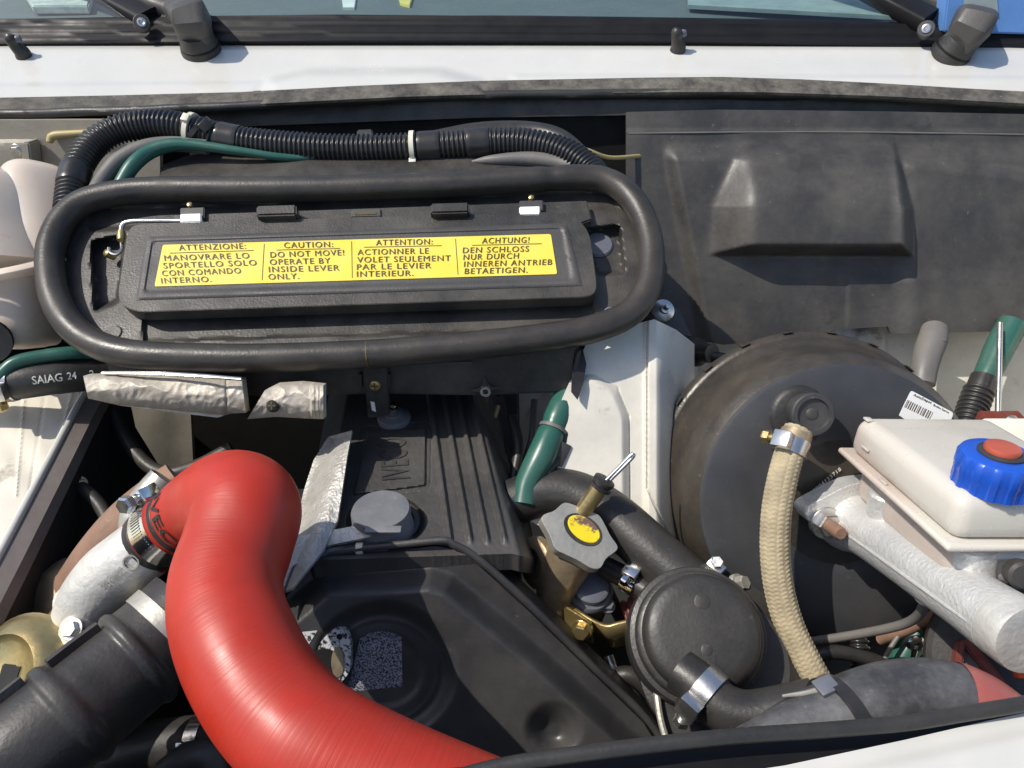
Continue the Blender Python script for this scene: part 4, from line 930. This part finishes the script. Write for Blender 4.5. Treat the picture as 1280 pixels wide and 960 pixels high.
# big diagonal hose
bh = Tube(pxs([(640, 628, .765, .024), (680, 616, .765, .025), (720, 620, .76, .0255), (765, 646, .745, .0255), (815, 690, .722, .0255), (862, 732, .702, .0255), (896, 765, .685, .025)]), 80, 32)
bho = bh.mb.build('breather_hose', 'rubber'); tag(bho, 'thick black hose running diagonally in front of the booster', 'hose')
t0 = at_x(bh, 868); clamp(bh, t0, 'slotted steel clamp on the thick diagonal hose', aim(bh, t0, 925, 735, .69), .0075, off=.002, head=1.15)
# filler neck
fn = thing('coolant_filler', P(690, 775, .74), 'tarnished brass coolant filler neck with six lobed cap', 'filler neck')
Tube(pxs([(722, 676, .715, .024), (712, 696, .722, .0245), (700, 722, .73, .022), (692, 750, .737, .0175), (690, 790, .745, .014), (690, 830, .76, .013)]), 50, 28, rfun=lambda r, s, a, T: r * (1 + .03 * noise.noise(Vector((s * 60, a, 0))))).mb.build('neck_casting', 'rust', fn)
lathe([(.010, -.012), (.026, -.008), (.026, 0), (.022, .003), (.015, .003), (.014, -.006), (0, -.006)], P(668, 704, .735), Vector((-.8, -.45, .3)), 30).build('side_flange', 'rust', fn)
CP = Plane(P(724, 668, .70), Vector((.20, -.42, .90)))
capo = [(675.5, 648), (681, 642), (693, 639), (705, 627), (718, 631), (733, 638), (749, 643), (756.5, 656), (763, 670), (773, 683), (770.5, 689), (757.5, 697), (751, 711), (740, 711), (722.5, 700), (703, 691), (694, 687), (687.5, 669)]
cap = prism([CP.at(*p, .006) for p in rpoly(capo, 6, 3)], CP.n, .013, .003, 3).build('filler_cap', 'pewter', fn, 50)
prism([CP.at(729 + 24 * math.cos(a * .2618) + 3 * math.sin(a * .2618), 662 + 20 * math.sin(a * .2618) + 6 * math.cos(a * .2618), .0066) for a in range(24)], CP.n, .002, .0004).build('cap_dish', 'plastic_d', cap)
prism([CP.at(730 + 20 * math.cos(a * .2618) + 3 * math.sin(a * .2618), 661 + 16.5 * math.sin(a * .2618) + 6 * math.cos(a * .2618), .0072) for a in range(24)], CP.n, .002, .0005).build('painted_disc', 'yellowpaint', cap)
ds_ = thing('dipstick', P(735, 640, .75), 'dipstick with wire handle in a brass tube behind the filler cap', 'dipstick')
Tube(pxs([(722, 648, .712, .0083), (736, 629, .708, .0083), (751, 607, .703, .0083)]), 14, 20).mb.build('guide_tube', 'brass', ds_)
aD = (P(756, 601, .701) - P(745, 617, .706)).normalized()
lathe([(.0088, -.001), (.0112, 0), (.0112, .003), (.009, .0035), (.009, .0055), (.0108, .006), (.0108, .009), (.006, .0105), (0, .0105)], P(750, 609, .704), aD, 24).build('collar', 'rubber', ds_)
Tube(pxs([(757, 601, .700, .0019), (774, 584, .698, .0019), (787, 571, .696, .0022), (791, 568, .696, .0024), (791, 571, .696, .002), (779, 584, .697, .0018), (763, 600, .700, .0017)]), 50, 10).mb.build('wire_handle', 'steel', ds_)
# plug and gold bracket
pg_ = thing('sensor_plug', P(736, 790, .75), 'blue grey cylindrical plug under the filler neck', 'sensor')
lathe([(.022, -.05), (.0225, .0), (.0235, .002), (.0235, .008), (.0215, .011), (.018, .011), (.018, .018), (.015, .020), (0, .020)], P(736, 742, .745), Vector((.05, -.25, .95)), 36).build('plug_body', 'bluegrey', pg_)
screw(P(759, 757, .735), Vector((.1, -.3, .9)), .006, 'bluegrey', pg_, 'terminal')
gb = thing('gold_bracket', P(760, 812, .70), 'gold zinc plated strap bracket bolted under the filler neck', 'bracket')
tp = [(700, 746, .735), (712, 756, .725), (724, 765, .712), (742, 776, .70), (758, 782, .69), (772, 779, .688), (790, 775, .688), (803, 774, .69), (812, 780, .695), (815, 786, .70)]
mb = MB(); vs = []
S_, _ = spline([(P(*p), 0) for p in tp], 40)
dnv = Vector((.01, .004, -.036)) 
for p in S_:
    q = Vector(p[:3]); vs += [q, q + dnv]
fs = [[2 * i, 2 * i + 1, 2 * i + 3, 2 * i + 2] for i in range(39)]
mb.add(vs, fs); o = mb.build('strap', 'brass', gb); md = o.modifiers.new('s', 'SOLIDIFY'); md.thickness = .0035; md.offset = 0
n_ = Vector((-.35, -.8, .25)); prism([P(*p) for p in [(704, 757, .715), (722, 768, .702), (738, 778, .692), (741, 806, .696), (728, 800, .706), (706, 786, .722)]], n_, .004, .001).build('end_plate', 'brass', gb)
screw(P(728, 786, .694), n_, .0075, 'brass', gb, 'bolt', h=.008)
# small by-pass hose with two clamps
sh_ = Tube(pxs([(755, 708, .735, .0105), (778, 720, .725, .011), (808, 738, .71, .011), (842, 764, .69, .0105), (856, 776, .685, .010)]), 40, 20)
tag(sh_.mb.build('bypass_hose', 'rubber'), 'short black hose with two bright clamps behind the gold bracket', 'hose')
clamp(sh_, at_x(sh_, 790), 'bright clamp on the short hose next to the filler cap', aim(sh_, at_x(sh_, 790), 786, 690, .69), .007, 'chrome', 'chrome', .0022)
cp = thing('spring_clip', P(830, 750, .70), 'bright coiled spring clip round the end of the short hose', 'clip')
for j in range(9):
    c, ax, r, _ = sh_.frame(at_x(sh_, 815 + j * 3.4)); ringband(c, ax, r, r + .0022, .0011, 24).build('coil', 'chrome', cp)
rb = Tube(pxs([(785, 772, .76, .016), (810, 760, .755, .016), (840, 750, .75, .016)]), 60, 18, rfun=corr(.009, .0018)); tag(rb.mb.build('bellows', 'redframe'), 'dark red ribbed bellows behind the gold bracket', 'bellows')
tag(Tube(pxs([(745, 690, .77, .007), (760, 740, .775, .007), (785, 790, .78, .007)]), 20, 12).mb.build('dark_cable', 'plastic'), 'dark cable passing behind the bright clamp', 'cable')

# ================================================================== VACUUM CANISTER
va = Vector((-.06, -.50, .86)); vb = P(902, 828, .655)
vcn = thing('vacuum_canister', vb - Vector((0, 0, .05)), 'squat black canister with domed lid and side outlet', 'canister')
lathe([(.045, -.07), (.060, -.045), (.0735, -.015), (.0750, -.004), (.0740, .001), (.066, .004), (.060, .006), (.056, .010)], vb, va, 64).build('canister_base', 'rubber', vcn)
vd = P(860, 784, .640)
lathe([(.060, -.03), (.0595, -.002), (.058, .002), (.0540, .003), (.0535, .011), (.0520, .013), (.0490, .014), (.0485, .023), (.0468, .0275), (.0430, .0300), (.034, .0312), (0, .0318)], vb.lerp(vd, .75) + va * .004, va, 64).build('domed_lid', 'rubber', vcn)
for (x, y, r) in ((878, 752, .0068), (884, 812, .005)):
    pl_ = Plane(vb.lerp(vd, .75) + va.normalized() * .0355, va); lathe([(r, -.001), (r, .0000), (r * .8, .0004), (0, .0004)], pl_.at(x, y), va, 24).build('moulding_dot', 'rubber', vcn)
screw(P(921, 730, .685), Vector((.5, -.4, .7)), .0068, 'pewter', vcn, 'bolt', h=.010)
ol = Tube(pxs([(850, 838, .60, .0175), (868, 852, .592, .0180), (884, 866, .585, .0180), (905, 885, .578, .0185), (935, 894, .572, .0185), (975, 888, .568, .0180), (1020, 878, .565, .018)]), 60, 28)
tag(ol.mb.build('outlet_hose', 'rubber'), 'black curved hose clamped to the outlet of the squat canister', 'hose')
t0 = at_x(ol, 882); clamp(ol, t0, 'slotted steel clamp with round screw on the canister outlet hose', aim(ol, t0, 858, 884, .57), .0075, off=.0022, head=1.25)
box(P(868, 888, .60), basis(Vector((0, -.5, .85))), (.012, .01, .02), .003).build('outlet_lug', 'rubber', vcn)

# ================================================================== BRAKE BOOSTER
A0 = P(1049, 628, .715); B0 = P(1006, 603, .803); bx = (A0 - B0).normalized(); L = (A0 - B0).length
bo = thing('brake_booster', B0 - Vector((0, 0, .16)), 'big round black brake booster with dusty flanged shell', 'brake booster')
RR = .1635
lathe([(.06, -.085), (.10, -.07), (.145, -.05), (.155, -.022), (RR - .004, -.018), (RR, -.014), (RR, -.002), (RR - .003, .002), (.156, .004)], B0, bx, 96).build('rear_shell', 'booster_side', bo)
lathe([(.159, -.004), (.157, .006), (.1525, .014), (.1490, .022), (.1445, L - .018), (.1405, L - .008), (.1345, L - .002), (.1330, L)], B0, bx, 96).build('front_shell', 'booster_side', bo)
lathe([(.1352, L - .0045), (.1335, L + .0002), (.1300, L + .0016), (.100, L + .0028), (.070, L + .0034), (.064, L + .002), (.052, L - .006), (.046, L - .007), (0, L - .007)], B0, bx, 96).build('front_face', 'booster', bo)
u, v, n = basis(bx)
for k in range(22): # crimp lugs
    a = k * 2 * math.pi / 22; d = u * math.cos(a) + v * math.sin(a)
    box(B0 + d * (RR + .0005) + n * -.004, (n.cross(d), n, d), (.005, .006, .0007), .0003).build('crimp_lug', 'booster_side', bo)
BF = Plane(A0 + bx * .003, bx)
vv = BF.at(1004, 514, 0)
lathe([(.030, -.010), (.0295, -.002), (.0265, .002), (.0235, .004)], BF.at(999, 519, 0), bx, 40).build('valve_grommet', 'rubber', bo)
cvp = lathe([(.018, -.012), (.018, .019), (.0200, .020), (.0200, .025), (.0188, .0265), (.0150, .0265), (.0140, .0235), (.006, .0225), (.004, .0238), (0, .0238)], vv, bx, 40).build('check_valve', 'gloss', bo)
SP = Plane(A0 + bx * .0018, bx)
stk = prism([SP.at(*p, .0010) for p in rpoly([(1139, 488), (1192, 516), (1186, 534), (1118, 530)], 3, 3)], bx, .0004, 0).build('white_sticker', 'sticker', bo)
text_px(SP, 'AutoDepot', (1141.5, 494.5), (1164, 505), (1.4, -3.0), .0013, .03).build('lettering', 'ink', stk, 180)
text_px(SP, 'Brake Servo', (1166.5, 507), (1186, 517), (1.0, -2.3), .0013, .03).build('lettering', 'ink', stk, 180)
rnd = random.Random(3); x = 0
while x < 1:
    w = rnd.choice((.02, .035, .05)); p0 = (1135 + 32 * x, 500 + 15.5 * x); p1 = (p0[0] - 4.5, p0[1] + 9)
    bar_px(SP, p0, p1, 32 * w * .8, .0013).build('barcode_bar', 'ink', stk); x += w + rnd.choice((.03, .045))
text_px(SP, '0204123718', (1018, 616), (1052, 587.5), (-2.6, -4.0), .0006, .02).build('stamped_number', 'whiteink', bo, 180)
lathe([(.0195, 0), (.0185, .006), (.013, .010), (.012, .03)], P(870, 440, .965), Vector((.45, -.75, .4)), 26).build('tmp', 'rubber')
o = bpy.data.objects['tmp']; o.name = 'firewall_grommet'; tag(o, 'round black rubber grommet in the firewall above the booster edge', 'grommet')
tag(Tube(pxs([(874, 440, .955, .008), (890, 446, .945, .0075), (912, 449, .935, .0075), (940, 450, .93, .0075)]), 24, 14).mb.build('grommet_cable', 'rubber'), 'black cable leaving the firewall grommet behind the booster', 'cable')
# braided vacuum hose
def braid_r(r, s, a, T):
    k = s * 2 * math.pi / .0078; q = 11 * a / 2; f = math.sin(q) > 0; w = a * 11; return r + .0007 * (abs(math.sin(k + 1.9 * abs(math.sin(w * .5)))) - .5) - .0006 * (1 - abs(math.sin(w * .5)) ** .5)
bd = Tube(pxs([(998, 538, .672, .0128), (990, 556, .668, .0128), (978, 598, .662, .0130), (970, 645, .660, .0130), (969, 695, .660, .0130), (975, 742, .660, .0130), (988, 785, .655, .0128), (1006, 822, .648, .0125), (1026, 858, .64, .012), (1040, 890, .635, .012)]), 460, 56, rfun=braid_r)
bdo = tag(bd.mb.build('braided_hose', 'braid'), 'beige braided vacuum hose hanging in front of the booster', 'hose')
bd.rf = None; t0 = .018; clamp(bd, t0, 'rusty edged clamp with brass screw on the braided hose', aim(bd, t0, 970, 528, .645), .007, 'steel', 'brass', .0026, 1.15)
Tube([(bd.frame(.004)[0], .0142), (bd.frame(.012)[0], .0145)], 6, 24).mb.build('rusty_ferrule', 'rust', bpy.data.objects['brake_booster'])

# ================================================================== MASTER CYLINDER AND RESERVOIR
m0 = P(1064, 650, .700); m1 = P(1268, 788, .500); mx = (m1 - m0).normalized()
mcy = thing('master_cylinder', m0 - Vector((0, 0, .03)), 'sand cast aluminium brake master cylinder bolted to the booster', 'brake cylinder')
Tube([(m0 - mx * .03, .031), (m0, .0305), (m0 + mx * .012, .0275), (m0 + mx * .03, .0240), (m0 + mx * .08, .0230), (m0 + mx * .15, .0230), (m0 + mx * .185, .0238), (m0 + mx * .195, .0242)], 60, 40).mb.build('cylinder_body', 'alu_mc', mcy)
for sg in (-1, 1):
    u_, v_, _n = basis(mx); Tube([(m0 + mx * t_ + u_ * sg * .0228, .0016) for t_ in (.02, .06, .12, .19)], 20, 8).mb.build('parting_line', 'alu_mc', mcy)
ee = lathe([(.0235, -.004), (.0244, .0), (.0244, .018), (.0235, .0205), (.018, .0215), (.004, .0205), (0, .0205)], m0 + mx * .197, mx, 44).build('end_plug', 'alu', mcy)
MF = Plane(P(1045, 640, .690), mx)
prism([MF.at(*p, .004) for p in rpoly([(1003, 636), (1062, 605), (1105, 600), (1130, 640), (1098, 686), (1080, 686), (1040, 672), (1010, 652)], 14, 5)], mx, .022, .003, 3).build('mount_flange', 'alu_mc', mcy)
screw(MF.at(1032, 653, .004), mx, .0115, 'steel', mcy, 'nut', h=.010)
lathe([(.006, .0), (.006, .024), (.005, .026), (0, .026)], MF.at(1033, 654, .008), mx, 18).build('stud', 'rustpipe', mcy)
# ports up to the reservoir
upm = Vector((-.06, .25, .95)).normalized()
for x, y, d, h in ((1108, 655, .655, .03), (1210, 705, .555, .018)):
    c = P(x, y, d); lathe([(.021, -.03), (.0195, -.012), (.0175, 0), (.0175, h), (.015, h + .002)], c, upm, 30).build('inlet_port', 'alu_mc', mcy)
lathe([(.010, -.006), (.010, .004), (.008, .006), (0, .006)], P(1276, 718, .52), Vector((-.2, -.8, .5)), 18).build('port_cap', 'rubber', mcy)
# reservoir
rs_ = thing('brake_fluid_reservoir', P(1150, 660, .62), 'milky brake fluid reservoir with blue screw cap', 'reservoir')
ra = P(1072, 518, .668); rf_ = P(1188, 607, .535); la = (rf_ - ra); ll = la.length; la.normalize()
rx = Vector((1, 0.02, -.03)); rx = (rx - la * rx.dot(la)).normalized(); rn = rx.cross(la) * -1
if rn.z < 0: rn = -rn
def rbox(l0, l1, w0, w1, z0, z1, bev, name, tap=1.0, seg=5, cut=0):
    c = ra + la * ((l0 + l1) / 2) + rx * ((w0 + w1) / 2) + rn * ((z0 + z1) / 2)
    return box(c, (la, rx, rn), ((l1 - l0) / 2, (w1 - w0) / 2, (z1 - z0) / 2), bev, seg, tap)
rb_ = rbox(-.002, ll + .020, -.004, .125, -.036, .0, .012, 'upper', .965).build('upper_tank', 'res', rs_, 60)
rbox(-.007, ll + .025, -.009, .130, -.0405, -.0350, .0026, 'lip', 1.0, 4).build('weld_lip', 'res', rs_)
rbox(.006, ll + .012, .006, .118, -.080, -.037, .012, 'lower', 1.0).build('lower_tank', 'res', rs_, 60)
for l_, z_ in ((.030, -.020), (.066, -.034)): # moulded level marks on the side
    box(ra + la * l_ + rx * -.0045 + rn * z_, (la, rx, rn), (.006, .0012, .0009), .0004).build('level_mark', 'res', rs_)
box(ra + la * .012 + rx * .004 + rn * -.0, (la, rx, rn), (.004, .003, .001), .0005).build('level_mark', 'res', rs_)
cc = P(1243, 592, .535); ca = (rn + Vector((0, -.05, .25))).normalized()
def fl_(a, r, z): return 1 + .035 * ss((math.sin(a * 14) + .2) * 2.5) * (1 if z < .0135 else 0)
rc = lathe([(.0255, -.010), (.0255, .0), (.0262, .002), (.0262, .012), (.0254, .0152), (.0238, .0162), (.0160, .0166), (0, .0166)], cc, ca, 128, rmod=fl_).build('screw_cap', 'blue', rs_, 30)
lathe([(.0152, .015), (.0155, .0180), (.0140, .0190), (.0118, .0190)], cc, ca, 36).build('rubber_ring', 'gloss', rc)
lathe([(.0116, .0175), (.0121, .0208), (.0113, .0226), (.006, .0233), (0, .0233)], cc, ca, 36).build('red_button', 'redcap', rc)
# sticker-like dark strip under the reservoir
box(P(1262, 695, .545), (Vector((1, 0, 0)), Vector((0, .8, .5)).normalized(), Vector((0, -.5, .8)).normalized()), (.025, .004, .01), .001).build('support_rib', 'alu_mc', mcy)

# ================================================================== RIGHT EDGE: FIREWALL LINES
gbt = thing('rubber_boot', P(1150, 470, .93), 'grey tapered rubber boot on the firewall above the booster', 'rubber boot')
Tube(pxs([(1168, 412, .985, .0165), (1166, 424, .975, .0180), (1160, 440, .965, .0178), (1155, 460, .955, .0165), (1152, 480, .95, .016)]), 30, 24).mb.build('boot', 'greyhose', gbt)
box(P(1174, 427, .958), X3, (.007, .003, .004), .001).build('moulded_tab', 'greyhose', gbt)
lm = thing('green_loom', P(1210, 540, .92), 'green loom with corrugated end beside the reservoir cap', 'wiring loom')
Tube(pxs([(1266, 404, .975, .0175), (1252, 430, .97, .0180), (1238, 460, .962, .0165), (1230, 476, .958, .0150), (1226, 484, .955, .015)]), 40, 22).mb.build('sleeve', 'green', lm)
Tube(pxs([(1231, 472, .957, .0165), (1224, 490, .953, .017), (1221, 496, .952, .017)]), 14, 20).mb.build('tape_wrap', 'tape', lm)
Tube(pxs([(1224, 488, .952, .0175), (1216, 510, .945, .0175), (1208, 535, .93, .0165), (1203, 560, .91, .015)]), 110, 20, rfun=corr(.0075, .0016)).mb.build('corrugated_end', 'conduit', lm)
tag(Tube(pxs([(1250, 404, .95, .0034), (1249, 460, .93, .0034), (1247, 530, .905, .0034)]), 20, 12).mb.build('steel_rod', 'steel'), 'thin upright steel rod in front of the green loom', 'rod')
rv = thing('rod_joint', P(1255, 540, .90), 'dark red joint block with bolt at the foot of the steel rod', 'joint')
box(P(1250, 530, .905), X3, (.025, .012, .012), .002).build('block', 'redframe', rv); screw(P(1264, 527, .89), Vector((0, -.8, .4)), .006, 'steel', rv, 'bolt')
tag(Tube(pxs([(1205, 552, .86, .004), (1210, 538, .86, .0045), (1225, 533, .855, .0045), (1242, 541, .85, .004)]), 24, 10).mb.build('purple_wire', 'purple'), 'purple wire looped behind the blue reservoir cap', 'wire')
sw = thing('side_bracket', P(1265, 560, .86), 'pale metal bracket behind the blue reservoir cap', 'bracket')
box(P(1268, 545, .86), (Vector((1, 0, 0)), Vector((0, .8, .6)), Vector((0, -.6, .8))), (.035, .02, .006), .002).build('plate', 'bay_white', sw)

# ================================================================== LOWER RIGHT
bp_ = thing('brake_pipe', P(1150, 790, .63), 'thin grey brake pipe bending down from the master cylinder', 'pipe')
Tube(pxs([(1160, 738, .605, .0042), (1154, 758, .615, .0042), (1145, 772, .63, .0042), (1120, 783, .65, .0042), (1060, 795, .69, .0042), (990, 805, .73, .0042)]), 50, 12).mb.build('pipe_wall', 'greyhose', bp_)
lathe([(.0075, -.008), (.0085, 0), (.0085, .008), (.006, .011)], P(1159, 741, .602), P(1165, 728, .595) - P(1159, 741, .602), 18).build('pipe_nut', 'nylon', bp_)
tag(Tube(pxs([(1180, 745, .66, .005), (1168, 768, .67, .005), (1140, 785, .69, .005), (1100, 800, .72, .005)]), 30, 10).mb.build('brown_cable', 'rustpipe'), 'brown cable behind the grey brake pipe', 'cable')
tag(Tube(pxs([(1165, 760, .72, .012), (1150, 790, .72, .012), (1125, 830, .72, .012), (1115, 880, .72, .012)]), 30, 14).mb.build('dark_green_loom', 'green'), 'dark green loom in the shade under the master cylinder', 'wiring loom')
tag(Tube(pxs([(1170, 768, .70, .006), (1195, 810, .70, .006), (1230, 850, .70, .006)]), 30, 12).mb.build('green_cable', 'green'), 'green cable running beside the dark red frame', 'cable')
tag(Tube(pxs([(1072, 792, .74, .009), (1076, 830, .73, .009), (1078, 880, .72, .009)]), 140, 14, rfun=corr(.006, .0012)).mb.build('thin_conduit', 'conduit'), 'thin corrugated conduit hanging in the shade below the booster', 'cable conduit')
tag(Tube(pxs([(1126, 790, .70, .0022), (1110, 815, .70, .0022), (1094, 845, .70, .0022)]), 12, 8).mb.build('clutch_rod', 'greyhose'), 'thin grey rod in the shade below the booster', 'rod')
bc_ = thing('bright_clip', P(1140, 830, .66), 'shiny crumpled metal clip hanging under the brake pipe', 'clip')
Tube(pxs([(1140, 826, .66, .002), (1143, 812, .658, .003), (1138, 806, .656, .004), (1146, 800, .655, .005), (1150, 806, .656, .004), (1145, 812, .657, .004)]), 40, 10, flat=.5).mb.build('strip', 'chrome', bc_)
fr2 = thing('red_frame', P(1240, 880, .60), 'dark red plastic frame beside the faded red hose end', 'frame')
FRP = slope(P(1230, 830, .60), 40, -20)
prism([FRP.at(*p) for p in [(1200, 800), (1216, 800), (1222, 808), (1285, 884), (1272, 888), (1212, 816)]], FRP.n, .03, .0015).build('rail', 'redframe', fr2)
prism([FRP.at(*p, .002) for p in [(1198, 802), (1208, 800), (1204, 838), (1194, 832)]], FRP.n, .03, .0015).build('post', 'redframe', fr2)
prism([FRP.at(*p, -.006) for p in [(1206, 812), (1218, 822), (1250, 862), (1196, 850)]], FRP.n, .003, 0).build('infill_plate', 'greyhose', fr2)
wr_ = thing('orange_coil', P(1270, 850, .60), 'black drum with orange cable beside the end of the master cylinder', 'drum')
lathe([(.03, -.03), (.075, -.028), (.078, 0), (.074, .004), (.05, .006), (.048, -.004), (0, -.004)], P(1292, 838, .60), Vector((-.3, -.6, .75)), 48).build('drum', 'rubber', wr_)
for x, y in ((1270, 826), (1252, 814), (1284, 840)): box(P(x, y, .575), basis(Vector((-.3, -.6, .75))), (.009, .005, .006), .002).build('cable_turn', 'orange', wr_)
tag(box(P(1214, 792, .66), basis(Vector((0, -.7, .7))), (.008, .004, .018), .001).build('white_tab', 'sticker'), 'pale plastic tab under the master cylinder beside the red frame', 'tab')
cnb = thing('connector_cluster', P(1190, 790, .68), 'dark connector block with grey pins under the master cylinder', 'connector')
box(P(1190, 780, .68), basis(Vector((.2, -.7, .7))), (.018, .015, .018), .003).build('housing', 'tape', cnb)
for j in range(4): box(P(1180 + j * 5, 768 + j * 2, .655), basis(Vector((.2, -.7, .7))), (.0012, .002, .006), .0004).build('pin', 'steel', cnb)
# chalky hose with red end and cable tie
ch = Tube(pxs([(900, 985, .465, .026), (960, 955, .470, .0265), (1020, 920, .475, .0270), (1080, 893, .478, .0275), (1135, 879, .480, .0275), (1180, 880, .480, .0275), (1222, 897, .478, .0275), (1262, 930, .474, .027), (1290, 975, .47, .027)]), 110, 36, rfun=lambda r, s, a, T: r * (1 + .02 * noise.noise(Vector((s * 35, a * 1.3, 9)))))
cho = thing('intercooler_hose', P(1100, 930, .50), 'chalky black hose with faded red end along the front strip', 'hose'); ch.mb.build('hose_wall', 'dustyblack', cho)
ch.band(at_x(ch, 1188), ch.T - .004, .0008, .0003, 24).build('red_end', 'faded_red', cho)
tz = at_x(ch, 1055); c, ax, r, (u, v) = ch.frame(tz); ctz = thing('cable_tie', c - Vector((0, 0, r)), 'wide dark cable tie with square head on the chalky hose', 'cable tie')
ax3 = (ax + Vector((.35, .2, -.1))).normalized(); ringband(c, ax3, r - .001, r + .003, .0042).build('strap', 'tape', ctz)
d = (P(1036, 858, .45) - c).normalized(); hb_ = P(1034, 859, .472); box(hb_, (ax3, ax3.cross(d).normalized(), d), (.007, .006, .004), .001).build('head', 'bluegrey', ctz)
Tube([(hb_, .0022), (P(1010, 866, .475), .002), (P(978, 870, .48), .001)], 14, 8, flat=.5).mb.build('tail', 'greyhose', ctz)
tag(Tube(pxs([(820, 860, .64, .003), (826, 900, .63, .003), (838, 940, .62, .003)]), 16, 8).mb.build('thin_pipe', 'pewter'), 'thin curved pipe between timing cover and squat canister', 'pipe')
fluid_tint(M['res'], 1.085, 1.10, (.50, .37, .31))
# ================================================================== LINES IN THE GAPS
for pts_, r, m, nm, lb, ct in (
    ([(640, 520, .86), (648, 560, .84), (640, 620, .82), (655, 690, .80)], .006, 'rubber', 'fuel_line', 'black fuel line dropping beside the rear of the valve cover', 'pipe'),
    ([(668, 500, .88), (664, 550, .86), (650, 600, .84), (646, 660, .82)], .004, 'greyhose', 'grey_wire', 'thin grey wire in the gap left of the green loom', 'wire'),
    ([(640, 640, .78), (665, 640, .77), (690, 650, .76), (700, 670, .75)], .0045, 'rubber', 'vacuum_line', 'thin black line passing behind the filler neck', 'pipe'),
    ([(715, 830, .74), (750, 850, .73), (790, 845, .72), (830, 880, .72)], .009, 'rubber', 'dark_pipe', 'dark pipe low in the gap beside the timing cover', 'pipe'),
    ([(760, 820, .73), (775, 860, .72), (800, 900, .71), (815, 950, .70)], .005, 'steel', 'steel_line', 'steel line low in the gap under the gold bracket', 'pipe'),
    ([(52, 585, .87), (95, 605, .80), (130, 640, .77), (140, 690, .75), (120, 740, .74)], .007, 'rubber', 'drain_pipe', 'black drain pipe in the dark pit left of the exhaust pipe', 'pipe'),
    ([(130, 495, .90), (165, 560, .87), (200, 590, .85), (240, 585, .85), (290, 560, .86)], .008, 'rubber', 'heater_line', 'black heater line in the dark gap behind the red hose', 'pipe'),
    ([(1000, 830, .70), (1040, 815, .70), (1090, 825, .70), (1130, 850, .69)], .007, 'rubber', 'clutch_hose', 'black hose in the shade between booster and chalky hose', 'hose')):
    tag(Tube([(P(*p), r) for p in pts_], 40, 12).mb.build(nm, m), lb, ct)
wbt = thing('wing_bolt', P(60, 640, .80), 'pair of bolts on the dark inner wing below the white ledge', 'bolt')
for x, y, d in ((93, 586, .80), (100, 605, .795)): screw(P(x, y, d), Vector((.8, -.4, .3)), .006, 'pewter', wbt, 'bolt')
